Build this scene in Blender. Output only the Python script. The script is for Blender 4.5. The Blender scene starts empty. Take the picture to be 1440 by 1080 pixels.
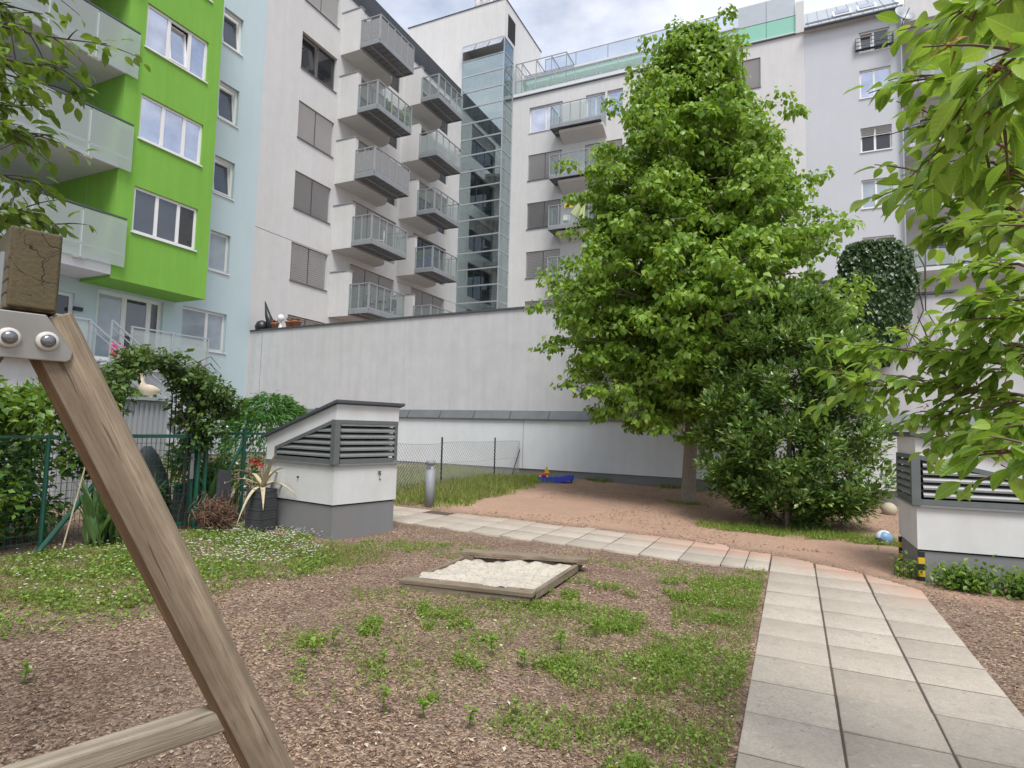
import bpy, math, random
import numpy as np
from mathutils import Vector, Matrix
R = math.radians
rng = np.random.default_rng(7)
random.seed(7)
sc = bpy.context.scene
COL = sc.collection

# ------------------------------------------------------------------ helpers
class MB:
    """collects vertices and faces, then links them as ONE mesh object"""
    def __init__(s): s.v = []; s.f = []; s.m = []
    def quad(s, a, b, c, d, mi=0):
        n = len(s.v); s.v += [tuple(a), tuple(b), tuple(c), tuple(d)]; s.f.append((n, n+1, n+2, n+3)); s.m.append(mi)
    def poly(s, pts, mi=0):
        n = len(s.v); s.v += [tuple(p) for p in pts]; s.f.append(tuple(range(n, n+len(pts)))); s.m.append(mi)
    def obox(s, c, ax, ay, az, mi=0):
        c = Vector(c); ax = Vector(ax); ay = Vector(ay); az = Vector(az); n = len(s.v)
        for k in ((-1,-1,-1),(1,-1,-1),(1,1,-1),(-1,1,-1),(-1,-1,1),(1,-1,1),(1,1,1),(-1,1,1)):
            s.v.append(tuple(c + ax*k[0] + ay*k[1] + az*k[2]))
        for f in ((0,3,2,1),(4,5,6,7),(0,1,5,4),(1,2,6,5),(2,3,7,6),(3,0,4,7)):
            s.f.append(tuple(n+i for i in f)); s.m.append(mi)
    def box(s, x0, x1, y0, y1, z0, z1, mi=0):
        s.obox(((x0+x1)/2, (y0+y1)/2, (z0+z1)/2), ((x1-x0)/2,0,0), (0,(y1-y0)/2,0), (0,0,(z1-z0)/2), mi)
    def bar(s, a, b, w, h=None, mi=0, up=(0,0,1)):
        a = Vector(a); b = Vector(b); d = (b-a); L = d.length
        if L < 1e-6: return
        d /= L; u = Vector(up)
        if abs(d.dot(u)) > .97: u = Vector((1,0,0)) if abs(d.x) < .9 else Vector((0,1,0))
        r = d.cross(u).normalized(); q = r.cross(d).normalized(); h = h or w
        s.obox((a+b)/2, d*(L/2), r*(w/2), q*(h/2), mi)
    def tube(s, pts, rad, sides=6, mi=0, cap=True):
        pts = [Vector(p) for p in pts]
        if not hasattr(rad, '__len__'): rad = [rad]*len(pts)
        n0 = len(s.v); prev = None
        for i, p in enumerate(pts):
            d = (pts[min(i+1, len(pts)-1)] - pts[max(i-1, 0)])
            if d.length < 1e-9: d = Vector((0,0,1))
            d.normalize()
            if prev is None:
                u = Vector((0,0,1)) if abs(d.z) < .9 else Vector((1,0,0))
                r = d.cross(u).normalized()
            else:
                r = (prev - d*prev.dot(d))
                r = r.normalized() if r.length > 1e-6 else d.orthogonal().normalized()
            prev = r; q = d.cross(r)
            for k in range(sides):
                a = 2*math.pi*k/sides
                s.v.append(tuple(p + (r*math.cos(a) + q*math.sin(a))*rad[i]))
        for i in range(len(pts)-1):
            for k in range(sides):
                a = n0+i*sides+k; b = n0+i*sides+(k+1) % sides
                s.f.append((a, b, b+sides, a+sides)); s.m.append(mi)
        if cap:
            s.f.append(tuple(n0+k for k in reversed(range(sides)))); s.m.append(mi)
            s.f.append(tuple(n0+(len(pts)-1)*sides+k for k in range(sides))); s.m.append(mi)
    def lathe(s, c, prof, sides=16, mi=0):
        c = Vector(c); n0 = len(s.v)
        for r, z in prof:
            for k in range(sides):
                a = 2*math.pi*k/sides; s.v.append((c.x+r*math.cos(a), c.y+r*math.sin(a), c.z+z))
        for i in range(len(prof)-1):
            for k in range(sides):
                a = n0+i*sides+k; b = n0+i*sides+(k+1) % sides
                s.f.append((a, b, b+sides, a+sides)); s.m.append(mi)
        s.f.append(tuple(n0+k for k in reversed(range(sides)))); s.m.append(mi)
        s.f.append(tuple(n0+(len(prof)-1)*sides+k for k in range(sides))); s.m.append(mi)
    def prism(s, poly, ext, mi=0):
        ext = Vector(ext); P = [Vector(p) for p in poly]; n = len(P); n0 = len(s.v)
        s.v += [tuple(p) for p in P] + [tuple(p+ext) for p in P]
        s.f.append(tuple(n0+i for i in reversed(range(n)))); s.m.append(mi)
        s.f.append(tuple(n0+n+i for i in range(n))); s.m.append(mi)
        for i in range(n):
            j = (i+1) % n; s.f.append((n0+i, n0+j, n0+n+j, n0+n+i)); s.m.append(mi)
    def build(s, name, mats, parent=None, smooth=False, bevel=0, seg=2):
        me = bpy.data.meshes.new(name); me.from_pydata(s.v, [], s.f)
        if not isinstance(mats, (list, tuple)): mats = [mats]
        for m in mats: me.materials.append(m)
        if len(mats) > 1: me.polygons.foreach_set('material_index', s.m)
        if smooth: me.polygons.foreach_set('use_smooth', [True]*len(s.f))
        me.update()
        o = bpy.data.objects.new(name, me); COL.objects.link(o)
        if parent is not None: o.parent = parent; o.matrix_parent_inverse = parent.matrix_world.inverted() if parent.type != 'EMPTY' else Matrix.Translation(-parent.location)
        if bevel:
            b = o.modifiers.new('bevel', 'BEVEL'); b.width = bevel; b.segments = seg; b.limit_method = 'ANGLE'
        return o

def tag(o, label=None, cat=None, group=None, kind=None):
    if label: o['label'] = label
    if cat: o['category'] = cat
    if group: o['group'] = group
    if kind: o['kind'] = kind
    return o
def thing(name, label, cat, loc=(0,0,0), group=None):
    o = bpy.data.objects.new(name, None); COL.objects.link(o); o.location = loc; o.empty_display_size = .1
    return tag(o, label, cat, group)
def copy_tree(o, parent=None):
    c = o.copy(); COL.objects.link(c)
    if parent is not None: c.parent = parent
    for ch in list(o.children): copy_tree(ch, c)
    return c

def npmesh(name, V, F, mats, parent=None, rnd=None, uv=None, smooth=False, kind=None):
    """V (n,3), F (m,k) all faces with k corners"""
    me = bpy.data.meshes.new(name); n = len(V); m, k = F.shape
    me.vertices.add(n); me.vertices.foreach_set('co', np.ascontiguousarray(V, dtype=np.float32).ravel())
    me.loops.add(m*k); me.loops.foreach_set('vertex_index', np.ascontiguousarray(F, dtype=np.int32).ravel())
    me.polygons.add(m); me.polygons.foreach_set('loop_start', np.arange(0, m*k, k, dtype=np.int32))
    try: me.polygons.foreach_set('loop_total', np.full(m, k, dtype=np.int32))
    except Exception: pass
    if not isinstance(mats, (list, tuple)): mats = [mats]
    for a in mats: me.materials.append(a)
    if smooth: me.polygons.foreach_set('use_smooth', np.ones(m, dtype=bool))
    if rnd is not None:
        for nm, arr in rnd.items():
            a = me.attributes.new(nm, 'FLOAT', 'POINT'); a.data.foreach_set('value', np.ascontiguousarray(arr, dtype=np.float32))
    if uv is not None:
        l = me.uv_layers.new(name='UVMap'); l.data.foreach_set('uv', np.ascontiguousarray(uv[F.ravel()], dtype=np.float32).ravel())
    me.update(calc_edges=True); me.validate()
    o = bpy.data.objects.new(name, me); COL.objects.link(o)
    if parent is not None: o.parent = parent; o.matrix_parent_inverse = Matrix.Translation(-parent.location)
    if kind: o['kind'] = kind
    return o

def norm(a): return a/np.maximum(np.linalg.norm(a, axis=-1, keepdims=True), 1e-9)
# leaf templates: x along the leaf, y across, z out of the leaf; faces are quads
def tmpl_leaf(nseg, shape, fold=.18, droop=.25):
    xs = np.linspace(0, 1, nseg+1); V = []; UV = []
    for x in xs:
        w = shape(x)
        z = -droop*x*x
        V += [(x, -w, z+fold*w), (x, 0, z), (x, w, z+fold*w)]; UV += [(x, .5-w), (x, .5), (x, .5+w)]
    F = []
    for i in range(nseg):
        a = i*3; F += [(a, a+3, a+4, a+1), (a+1, a+4, a+5, a+2)]
    return np.array(V, float), np.array(F), np.array(UV, float)
oval = lambda x: .30*math.sin(math.pi*min(1, max(0, x))**.85)+.004
heart = lambda x: (.46*math.sin(math.pi*(x**.62))) * (1-.15*x)+.01
cherry = lambda x: .27*(math.sin(math.pi*x**1.05))**.8*(1-.25*max(0,x-.55)) + .004
narrow = lambda x: .13*math.sin(math.pi*x**.8)+.003
T_heart = tmpl_leaf(3, heart, .25, .22); T_oval = tmpl_leaf(2, oval, .25, .2); T_cherry = tmpl_leaf(8, cherry, .35, .3)
T_cherry_s = tmpl_leaf(4, cherry, .35, .3); T_narrow = tmpl_leaf(3, narrow, .2, .3); T_blade = tmpl_leaf(2, lambda x: .045*(1-x)+.003, 0, .35)
T_small = tmpl_leaf(2, lambda x: .33*math.sin(math.pi*x**.8)+.01, .2, .15)
def leaves(name, P, D, N, S, T, mat, parent=None, kind=None, width=1.0):
    P = np.asarray(P, float); D = norm(np.asarray(D, float)); N = np.asarray(N, float)
    N = norm(N - D*(N*D).sum(1, keepdims=True)); Yv = np.cross(N, D); S = np.broadcast_to(np.asarray(S, float), (len(P),))
    tv, tf, tuv = T; k = len(tv); n = len(P)
    V = P[:,None,:] + S[:,None,None]*(tv[None,:,0:1]*D[:,None,:] + width*tv[None,:,1:2]*Yv[:,None,:] + tv[None,:,2:3]*N[:,None,:])
    F = tf[None]+ (np.arange(n)*k)[:,None,None]
    r = np.repeat(rng.random(n), k)
    return npmesh(name, V.reshape(-1,3), F.reshape(-1,4), mat, parent, {'rnd': r}, np.tile(tuv, (n,1)), True, kind)
def rdir(n, up=0.0):
    d = rng.normal(size=(n,3)); d = norm(d); d[:,2] += up; return norm(d)

# ------------------------------------------------------------------ materials
def M(name): 
    m = bpy.data.materials.new(name); m.use_nodes = True
    nt = m.node_tree; b = nt.nodes['Principled BSDF']
    return m, nt, b
def nd(nt, t, **kw):
    n = nt.nodes.new(t)
    for k, v in kw.items():
        if k in n.inputs: n.inputs[k].default_value = v
        else: setattr(n, k, v)
    return n
def pos(nt): return nt.nodes.new('ShaderNodeNewGeometry').outputs['Position']
def mapped(nt, scale=(1,1,1), obj=False):
    mp = nt.nodes.new('ShaderNodeMapping'); mp.inputs['Scale'].default_value = scale
    src = nt.nodes.new('ShaderNodeTexCoord').outputs['Object'] if obj else pos(nt)
    nt.links.new(src, mp.inputs[0]); return mp.outputs[0]
def noise(nt, vec, scale, detail=4, rough=.55):
    n = nd(nt, 'ShaderNodeTexNoise', Scale=scale, Detail=detail, Roughness=rough); nt.links.new(vec, n.inputs['Vector']); return n.outputs['Fac']
def ramp(nt, fac, stops):
    r = nt.nodes.new('ShaderNodeValToRGB'); e = r.color_ramp.elements
    while len(e) < len(stops): e.new(.5)
    for i, (p, c) in enumerate(stops): e[i].position = p; e[i].color = (*c, 1) if len(c) == 3 else c
    nt.links.new(fac, r.inputs[0]); return r.outputs[0]
def mixc(nt, fac, a, b, mode='MIX'):
    m = nt.nodes.new('ShaderNodeMix'); m.data_type = 'RGBA'; m.blend_type = mode
    for s, v in ((m.inputs[0], fac), (m.inputs[6], a), (m.inputs[7], b)):
        if hasattr(v, 'links'): nt.links.new(v, s)
        elif isinstance(v, (int, float)): s.default_value = v
        else: s.default_value = (*v, 1)
    return m.outputs[2]
def mth(nt, op, a, b=0.0, c=None):
    m = nt.nodes.new('ShaderNodeMath'); m.operation = op
    for s, v in ((m.inputs[0], a), (m.inputs[1], b)) + (((m.inputs[2], c),) if c is not None else ()):
        if hasattr(v, 'links'): nt.links.new(v, s)
        else: s.default_value = v
    return m.outputs[0]
def bump(nt, b, h, strength=.3, dist=.01):
    n = nd(nt, 'ShaderNodeBump', Strength=strength, Distance=dist); nt.links.new(h, n.inputs['Height']); nt.links.new(n.outputs[0], b.inputs['Normal'])
def plain(name, col, rough=.6, metal=0, var=.12, scale=8, bmp=.0):
    m, nt, b = M(name); v = pos(nt); f = noise(nt, v, scale, 6)
    c = mixc(nt, f, tuple(x*(1-var) for x in col), tuple(min(1, x*(1+var)) for x in col)); nt.links.new(c, b.inputs['Base Color'])
    b.inputs['Roughness'].default_value = rough; b.inputs['Metallic'].default_value = metal
    if bmp: bump(nt, b, noise(nt, v, scale*8, 5), bmp, .004)
    return m
def plaster(name, col, streak=.12, blotch=.10, stain=(.25,.23,.2), stain_amt=.10, grain=.12):
    m, nt, b = M(name); v = pos(nt)
    big = noise(nt, v, .35, 5, .6); mid = noise(nt, v, 2.2, 6, .65)
    st = noise(nt, mapped(nt, (2.6, 2.6, .16)), 1.6, 6, .62)
    c = mixc(nt, big, tuple(x*(1-blotch) for x in col), tuple(min(1, x*(1+blotch)) for x in col))
    c = mixc(nt, mth(nt, 'MULTIPLY', ramp(nt, mid, [(.35,(0,0,0)),(.75,(1,1,1))]), stain_amt), c, stain)
    c = mixc(nt, mth(nt, 'MULTIPLY', ramp(nt, st, [(.42,(0,0,0)),(.72,(1,1,1))]), streak), c, tuple(x*.55 for x in col))
    fine = noise(nt, v, 60, 3, .6)
    c = mixc(nt, mth(nt, 'MULTIPLY', fine, grain), c, tuple(x*.7 for x in col))
    nt.links.new(c, b.inputs['Base Color']); b.inputs['Roughness'].default_value = .92
    bump(nt, b, noise(nt, v, 140, 4), .25, .004)
    return m
def leafmat(name, a, bcol, c2, trans=.35, rough=.45, vein=False, spec=.4):
    m, nt, b = M(name)
    at = nt.nodes.new('ShaderNodeAttribute'); at.attribute_name = 'rnd'
    col = ramp(nt, at.outputs['Fac'], [(0, a), (.5, bcol), (1, c2)])
    if vein:
        uv = nt.nodes.new('ShaderNodeUVMap'); sp = nt.nodes.new('ShaderNodeSeparateXYZ'); nt.links.new(uv.outputs[0], sp.inputs[0])
        dv = mth(nt, 'ABSOLUTE', mth(nt, 'SUBTRACT', sp.outputs[1], .5))
        w = mth(nt, 'SINE', mth(nt, 'MULTIPLY', mth(nt, 'SUBTRACT', sp.outputs[0], mth(nt, 'MULTIPLY', dv, .8)), 50))
        vf = mth(nt, 'MULTIPLY', ramp(nt, w, [(.8,(0,0,0)),(1,(1,1,1))]), .14)
        mid = ramp(nt, dv, [(0,(1,1,1)),(.02,(0,0,0))])
        col = mixc(nt, mth(nt, 'MAXIMUM', vf, mth(nt, 'MULTIPLY', mid, .55)), col, tuple(min(1, x*1.7+.02) for x in c2))
        bump(nt, b, w, .12, .003)
    nt.links.new(col, b.inputs['Base Color']); b.inputs['Roughness'].default_value = rough
    b.inputs['Specular IOR Level'].default_value = spec
    t = nt.nodes.new('ShaderNodeBsdfTranslucent'); tc = mixc(nt, .5, col, (.35,.5,.04), 'MIX'); nt.links.new(tc, t.inputs[0])
    mx = nt.nodes.new('ShaderNodeMixShader'); mx.inputs[0].default_value = trans
    nt.links.new(b.outputs[0], mx.inputs[1]); nt.links.new(t.outputs[0], mx.inputs[2])
    nt.links.new(mx.outputs[0], nt.nodes['Material Output'].inputs[0])
    return m
def glassy(name, tint=(.8,.9,.9), alpha=.35, rough=.03, col=(.5,.55,.55)):
    m, nt, b = M(name)
    b.inputs['Base Color'].default_value = (*col, 1); b.inputs['Roughness'].default_value = rough
    t = nt.nodes.new('ShaderNodeBsdfTransparent'); t.inputs[0].default_value = (*tint, 1)
    mx = nt.nodes.new('ShaderNodeMixShader'); mx.inputs[0].default_value = alpha
    nt.links.new(t.outputs[0], mx.inputs[1]); nt.links.new(b.outputs[0], mx.inputs[2]); nt.links.new(mx.outputs[0], nt.nodes['Material Output'].inputs[0])
    return m
def pane_mat(name, col=(.03,.035,.04), rough=.02, spec=.8):
    m, nt, b = M(name); v = pos(nt)
    c = mixc(nt, noise(nt, v, 1.3, 3), col, tuple(x*2.2 for x in col)); nt.links.new(c, b.inputs['Base Color'])
    b.inputs['Roughness'].default_value = rough; b.inputs['Specular IOR Level'].default_value = spec; b.inputs['IOR'].default_value = 1.7
    bump(nt, b, noise(nt, v, .9, 2), .04, .05)
    return m
def woodmat(name, a, bcol, dark, axis, scale=1.0, crack=.5):
    """grain runs along the given world axis"""
    m, nt, b = M(name)
    ax = Vector(axis).normalized(); q = ax.to_track_quat('X', 'Z').to_matrix().transposed()
    g = pos(nt); comb = []
    for i in range(3):
        d = nt.nodes.new('ShaderNodeVectorMath'); d.operation = 'DOT_PRODUCT'; nt.links.new(g, d.inputs[0]); d.inputs[1].default_value = q[i]; comb.append(d.outputs['Value'])
    cx = nt.nodes.new('ShaderNodeCombineXYZ')
    nt.links.new(mth(nt, 'MULTIPLY', comb[0], .04), cx.inputs[0]); nt.links.new(comb[1], cx.inputs[1]); nt.links.new(comb[2], cx.inputs[2])
    v = cx.outputs[0]
    g1 = noise(nt, v, 42*scale, 9, .68); g2 = noise(nt, v, 260*scale, 6, .65); g3 = noise(nt, g, 5*scale, 5)
    wv = nd(nt, 'ShaderNodeTexWave', Scale=9*scale, Distortion=7, Detail=3); wv.bands_direction = 'Y'; nt.links.new(v, wv.inputs[0])
    c = mixc(nt, ramp(nt, g1, [(.3,(0,0,0)),(.7,(1,1,1))]), a, bcol)
    c = mixc(nt, mth(nt, 'MULTIPLY', wv.outputs['Fac'], .5), c, dark)
    c = mixc(nt, mth(nt, 'MULTIPLY', ramp(nt, g2, [(.45,(0,0,0)),(.7,(1,1,1))]), .65), c, dark)
    c = mixc(nt, mth(nt, 'MULTIPLY', ramp(nt, g3, [(.45,(0,0,0)),(.7,(1,1,1))]), .35), c, dark)
    cr = ramp(nt, noise(nt, v, 55*scale, 3, .45), [(.64,(0,0,0)),(.66,(1,1,1))])
    c = mixc(nt, mth(nt, 'MULTIPLY', cr, crack), c, tuple(x*.25 for x in dark))
    nt.links.new(c, b.inputs['Base Color']); b.inputs['Roughness'].default_value = .85
    h = mth(nt, 'SUBTRACT', mth(nt, 'ADD', g2, mth(nt, 'MULTIPLY', g1, 1.5)), mth(nt, 'MULTIPLY', cr, 2.0))
    bump(nt, b, h, .5, .003)
    return m

m_conc = plaster('grey_render', (.565,.565,.565), .26, .10, (.40,.39,.40), .40)
m_white = plaster('white_render', (.67,.69,.70), .12, .06, (.46,.46,.45), .25)
m_duct = plaster('duct_render', (.64,.64,.63), .14, .06, (.44,.40,.33), .38)
m_beige = plaster('beige_render', (.605,.60,.588), .14, .07, (.46,.44,.41), .26)
m_greyb = plaster('grey_blue_render', (.52,.535,.56), .05, .05, (.42,.43,.44), .14)
m_blue = plaster('pale_blue_render', (.50,.61,.635), .06, .06, (.45,.52,.54), .14)
m_green = plaster('lime_green_render', (.19,.42,.055), .24, .14, (.12,.28,.03), .16, .1)
m_plinth = plaster('plinth_render', (.20,.205,.21), .12, .12, (.22,.17,.13), .45)
m_ceil = plaster('white_ceiling', (.62,.63,.64), .02, .03)
m_steel = plain('galvanised_steel', (.31,.335,.35), .5, .2, .15, 3)
m_dsteel = plain('dark_steel', (.085,.095,.105), .5, .3, .2, 3)
m_flash = plain('lead_flashing', (.13,.14,.15), .6, .15, .3, 2.5)
m_slat = plain('louvre_metal', (.23,.235,.23), .5, .3, .2, 6)
m_lframe = plain('louvre_frame', (.14,.155,.15), .5, .3, .2, 8)
m_dark = plain('dark_interior', (.012,.012,.013), .9)
m_slate0 = plain('door_grey', (.12,.13,.14), .6); m_dim = plain('dim_interior', (.30,.31,.31), .9, 0, .3, 1)
m_wframe = plain('white_frame', (.74,.74,.73), .45, 0, .05, 2)
m_bframe = plain('brown_frame', (.125,.12,.115), .5, 0, .1, 2)
m_pane = pane_mat('window_glass'); m_pane2 = pane_mat('window_glass_dark', (.015,.017,.02), .015, .5)
m_panec = pane_mat('curtained_glass', (.22,.25,.28), .03, .5)
m_paneb = pane_mat('sky_glass', (.36,.38,.43), .015, 1.0); m_paneb.node_tree.nodes['Principled BSDF'].inputs['Metallic'].default_value = .75
m_blind = plain('blind_slat', (.66,.655,.65), .5, .05, .08, 2)
m_blindd = plain('blind_slat_dark', (.46,.46,.465), .5, .1, .08, 2)
m_frost = glassy('frosted_panel', (.86,.91,.89), .38, .4, (.56,.595,.59))
m_clear = glassy('clear_panel', (.91,.94,.93), .14, .03, (.42,.45,.45))
m_tower = glassy('tower_glass', (.86,.93,.91), .46, .012, (.62,.70,.72)); m_tower.node_tree.nodes['Principled BSDF'].inputs['Metallic'].default_value = 1.0
m_mint = glassy('mint_panel', (.6,.85,.75), .6, .15, (.42,.66,.56))
m_matg = plain('privacy_mat', (.25,.25,.25), .9, 0, .3, 14)
m_green_paint = plain('green_paint', (.012,.075,.05), .4, 0, .15, 5)
m_black = plain('black_paint', (.02,.022,.024), .4, 0, .2, 5)
m_wire = plain('wire', (.22,.23,.23), .5, .3, .1, 5)
m_shed = plain('grey_shed_metal', (.40,.41,.42), .45, .2, .06, 2)
m_red = plain('red_plastic', (.5,.03,.03), .4); m_yellow = plain('yellow_plastic', (.75,.48,.03), .4); m_bluep = plain('blue_plastic', (.035,.06,.50), .35, 0, .15, 6)
m_pink = plain('pink_flowers', (.75,.12,.25), .8, 0, .4, 30); m_terra = plain('terracotta', (.42,.17,.09), .85, 0, .2, 12)
m_slate = plain('slate', (.055,.058,.062), .65, 0, .35, 14, .6); m_dry = plain('dry_stalks', (.16,.09,.06), .95, 0, .4, 20)
m_agave = plain('faded_agave', (.46,.40,.26), .7, 0, .3, 14); m_goose = plain('cream_pottery', (.62,.52,.38), .6, 0, .15, 10)
m_parasol = plain('lime_fabric', (.50,.56,.28), .8, 0, .08, 5)
m_zinc = plain('grey_bollard', (.24,.25,.265), .6, .05, .08, 6)
m_bark = plain('bark', (.26,.215,.17), .95, 0, .35, 16, 1.0); m_barkd = plain('dark_bark', (.075,.06,.05), .95, 0, .35, 22, .8)
m_redtwig = plain('cherry_twig', (.13,.085,.055), .8, 0, .3, 60, .5)
m_roofm = plain('roof_metal', (.42,.45,.47), .4, .35, .1, 2)
m_ball1 = plain('worn_leather', (.42,.37,.27), .7, 0, .2, 30)
m_chim = plain('chimney', (.5,.49,.47), .9, 0, .1, 4)
L_lin = leafmat('linden_leaf', (.105,.21,.02), (.20,.345,.04), (.36,.50,.09), .42, .36)
L_lau = leafmat('laurel_leaf', (.04,.10,.02), (.09,.18,.035), (.30,.41,.11), .22, .26, spec=.6)
L_ivy = leafmat('ivy_leaf', (.022,.05,.016), (.035,.075,.022), (.065,.115,.03), .15, .35)
L_che = leafmat('cherry_leaf', (.10,.21,.02), (.19,.33,.04), (.34,.47,.08), .48, .33, True)
L_hed = leafmat('hedge_leaf', (.05,.115,.017), (.095,.19,.025), (.22,.32,.05), .35, .4)
L_ros = leafmat('rose_leaf', (.035,.075,.018), (.055,.11,.025), (.12,.19,.04), .25, .4)
L_con = leafmat('conifer_leaf', (.03,.11,.02), (.05,.16,.03), (.10,.24,.05), .25, .5)
L_gra = leafmat('grass_blade', (.115,.19,.022), (.20,.285,.04), (.34,.38,.10), .35, .5)
L_drygra = leafmat('dry_grass_blade', (.14,.17,.04), (.22,.22,.07), (.34,.30,.13), .3, .6)
L_clo = leafmat('clover_leaf', (.085,.17,.02), (.16,.265,.036), (.29,.37,.08), .3, .45)
L_spr = leafmat('sprout_leaf', (.14,.26,.03), (.20,.34,.04), (.30,.42,.08), .4, .45)
L_iris = leafmat('iris_leaf', (.06,.13,.04), (.10,.19,.06), (.15,.25,.09), .25, .4)
L_petal = leafmat('daisy_petal', (.78,.78,.76), (.82,.82,.80), (.85,.85,.82), .2, .6)
L_chip = leafmat('bark_chip', (.10,.06,.04), (.265,.175,.12), (.50,.37,.25), 0.0, .9, spec=.2)
L_litter = leafmat('leaf_litter', (.14,.085,.05), (.30,.20,.11), (.46,.37,.22), .1, .8)

# ------------------------------------------------------------------ camera
F_PX, YAW, PIT, ROL = 845.26, R(-25.14), R(4.212), R(1.445)
fw = Vector((math.sin(YAW)*math.cos(PIT), math.cos(YAW)*math.cos(PIT), math.sin(PIT)))
r0 = Vector((math.cos(YAW), -math.sin(YAW), 0)); u0 = r0.cross(fw)
rr = r0*math.cos(ROL) + u0*math.sin(ROL); uu = u0*math.cos(ROL) - r0*math.sin(ROL)
cam = bpy.data.cameras.new('camera'); cam.lens = F_PX/1440*36; cam.sensor_width = 36; cam.clip_end = 2000; cam.clip_start = .02
co = bpy.data.objects.new('camera', cam); COL.objects.link(co)
mw = Matrix((( rr.x, uu.x, -fw.x, 0), (rr.y, uu.y, -fw.y, 0), (rr.z, uu.z, -fw.z, 1.6), (0,0,0,1))); co.matrix_world = mw
sc.camera = co

# ------------------------------------------------------------------ light
SUN_EL, SUN_AZ = 60, 142   # azimuth clockwise from +Y
w = bpy.data.worlds.new('World'); sc.world = w; w.use_nodes = True; nt = w.node_tree
bg = nt.nodes['Background']; sky = nt.nodes.new('ShaderNodeTexSky'); sky.sky_type = 'NISHITA'; sky.sun_disc = False
sky.sun_elevation = R(SUN_EL); sky.sun_rotation = R(SUN_AZ); sky.air_density = 1.0; sky.dust_density = 1.5
tc = nt.nodes.new('ShaderNodeTexCoord')
mp = nt.nodes.new('ShaderNodeMapping'); mp.inputs['Scale'].default_value = (1,1,2.2); nt.links.new(tc.outputs['Generated'], mp.inputs[0])
n1 = nd(nt, 'ShaderNodeTexNoise', Scale=2.3, Detail=8, Roughness=.58); nt.links.new(mp.outputs[0], n1.inputs[0])
n2 = nd(nt, 'ShaderNodeTexNoise', Scale=5.0, Detail=6, Roughness=.55); nt.links.new(mp.outputs[0], n2.inputs[0])
cm = ramp(nt, n1.outputs['Fac'], [(.36,(.25,.25,.25)),(.60,(1,1,1))])
cc = mixc(nt, ramp(nt, n2.outputs['Fac'], [(.3,(0,0,0)),(.65,(1,1,1))]), (4.3,4.7,5.8), (6.9,7.0,7.2))
nt.links.new(mixc(nt, cm, sky.outputs[0], cc), bg.inputs[0]); bg.inputs[1].default_value = .1
sl = bpy.data.lights.new('sun', 'SUN'); sl.energy = 2.2; sl.angle = R(24); sl.color = (1,.98,.95)
so = bpy.data.objects.new('sun', sl); COL.objects.link(so)
sd = Vector((math.sin(R(SUN_AZ))*math.cos(R(SUN_EL)), math.cos(R(SUN_AZ))*math.cos(R(SUN_EL)), math.sin(R(SUN_EL))))
so.rotation_euler = sd.to_track_quat('Z', 'Y').to_euler(); so.location = (0,0,60)
sc.view_settings.view_transform = 'Standard'; sc.view_settings.look = 'None'; sc.view_settings.exposure = .80; sc.view_settings.gamma = 1
sc.cycles.max_bounces = 8; sc.cycles.transparent_max_bounces = 24

# ------------------------------------------------------------------ ground
def zf(x, y): return .022*np.clip(-np.asarray(x, float)-1, 0, 10)
def vnoise(x, y, s, seed=0):
    """cheap smooth value noise"""
    x = np.asarray(x, float)/s+37.3*seed; y = np.asarray(y, float)/s+91.7*seed
    xi = np.floor(x); yi = np.floor(y); fx = x-xi; fy = y-yi; fx = fx*fx*(3-2*fx); fy = fy*fy*(3-2*fy)
    def h(a, b):
        v = np.sin(a*127.1+b*311.7+seed*17.3)*43758.5453; return v-np.floor(v)
    return (h(xi,yi)*(1-fx)+h(xi+1,yi)*fx)*(1-fy)+(h(xi,yi+1)*(1-fx)+h(xi+1,yi+1)*fx)*fy
def sst(a, b, x): t = np.clip((x-a)/(b-a), 0, 1); return t*t*(3-2*t)
def fedge(x):   # where the red soil begins beyond the path
    x = np.asarray(x, float)
    return np.interp(x, [-9,-5.2,-1.8,-.3,.6,1.25,1.5,3], [9.12,9.1,9.15,8.85,8.3,7.45,7.1,6.6]) + (vnoise(x, x*0, .5, 3)-.5)*.12
def zground(x, y):
    x = np.asarray(x, float); y = np.asarray(y, float)
    b = zf(x, y) - .012 + (vnoise(x, y, .9, 1)-.5)*.022 + (vnoise(x, y, .22, 2)-.5)*.014
    inpath = ((x > -.22)&(x < 1.16)&(y < 8.8)) | ((y > 7.92)&(y < 9.2)&(x < 1.16))
    b = np.where(inpath, zf(x, y)-.034, b)
    e = sst(-.04, .1, y-fedge(x)); return b*(1-e) + e*(zf(x, y)+.024+(vnoise(x, y, .9, 1)-.5)*.03+(vnoise(x, y, .2, 2)-.5)*.014)
gx = np.concatenate([np.linspace(-120,-12,19), np.arange(-11.5,-7,.25), np.arange(-7,2.6,.06), np.arange(2.7,8,.3), np.linspace(9,120,18)])
gy = np.concatenate([np.linspace(-80,-3,12), np.arange(-2.5,.8,.25), np.arange(.9,10,.06), np.arange(10.1,19,.2), np.linspace(20,160,20)])
GX, GY = np.meshgrid(gx, gy); GZ = zground(GX, GY)
V = np.stack([GX, GY, GZ], -1).reshape(-1,3); nx = len(gx); ny = len(gy)
I, J = np.meshgrid(np.arange(nx-1), np.arange(ny-1)); a = (J*nx+I).ravel(); F = np.stack([a, a+1, a+nx+1, a+nx], 1)
xx, yy = V[:,0], V[:,1]
red = sst(-.1, .5, yy-fedge(xx))*(1-sst(-6.2,-6.6,-xx)*0)
red = red*np.where(xx < -5.6, 1-sst(5.6, 6.6, -xx), 1)*np.where(xx > 1.3, 1-sst(1.4, 2.2, xx)*.7, 1)
m_ground, nt, b = M('courtyard_soil')
g = pos(nt)
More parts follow.
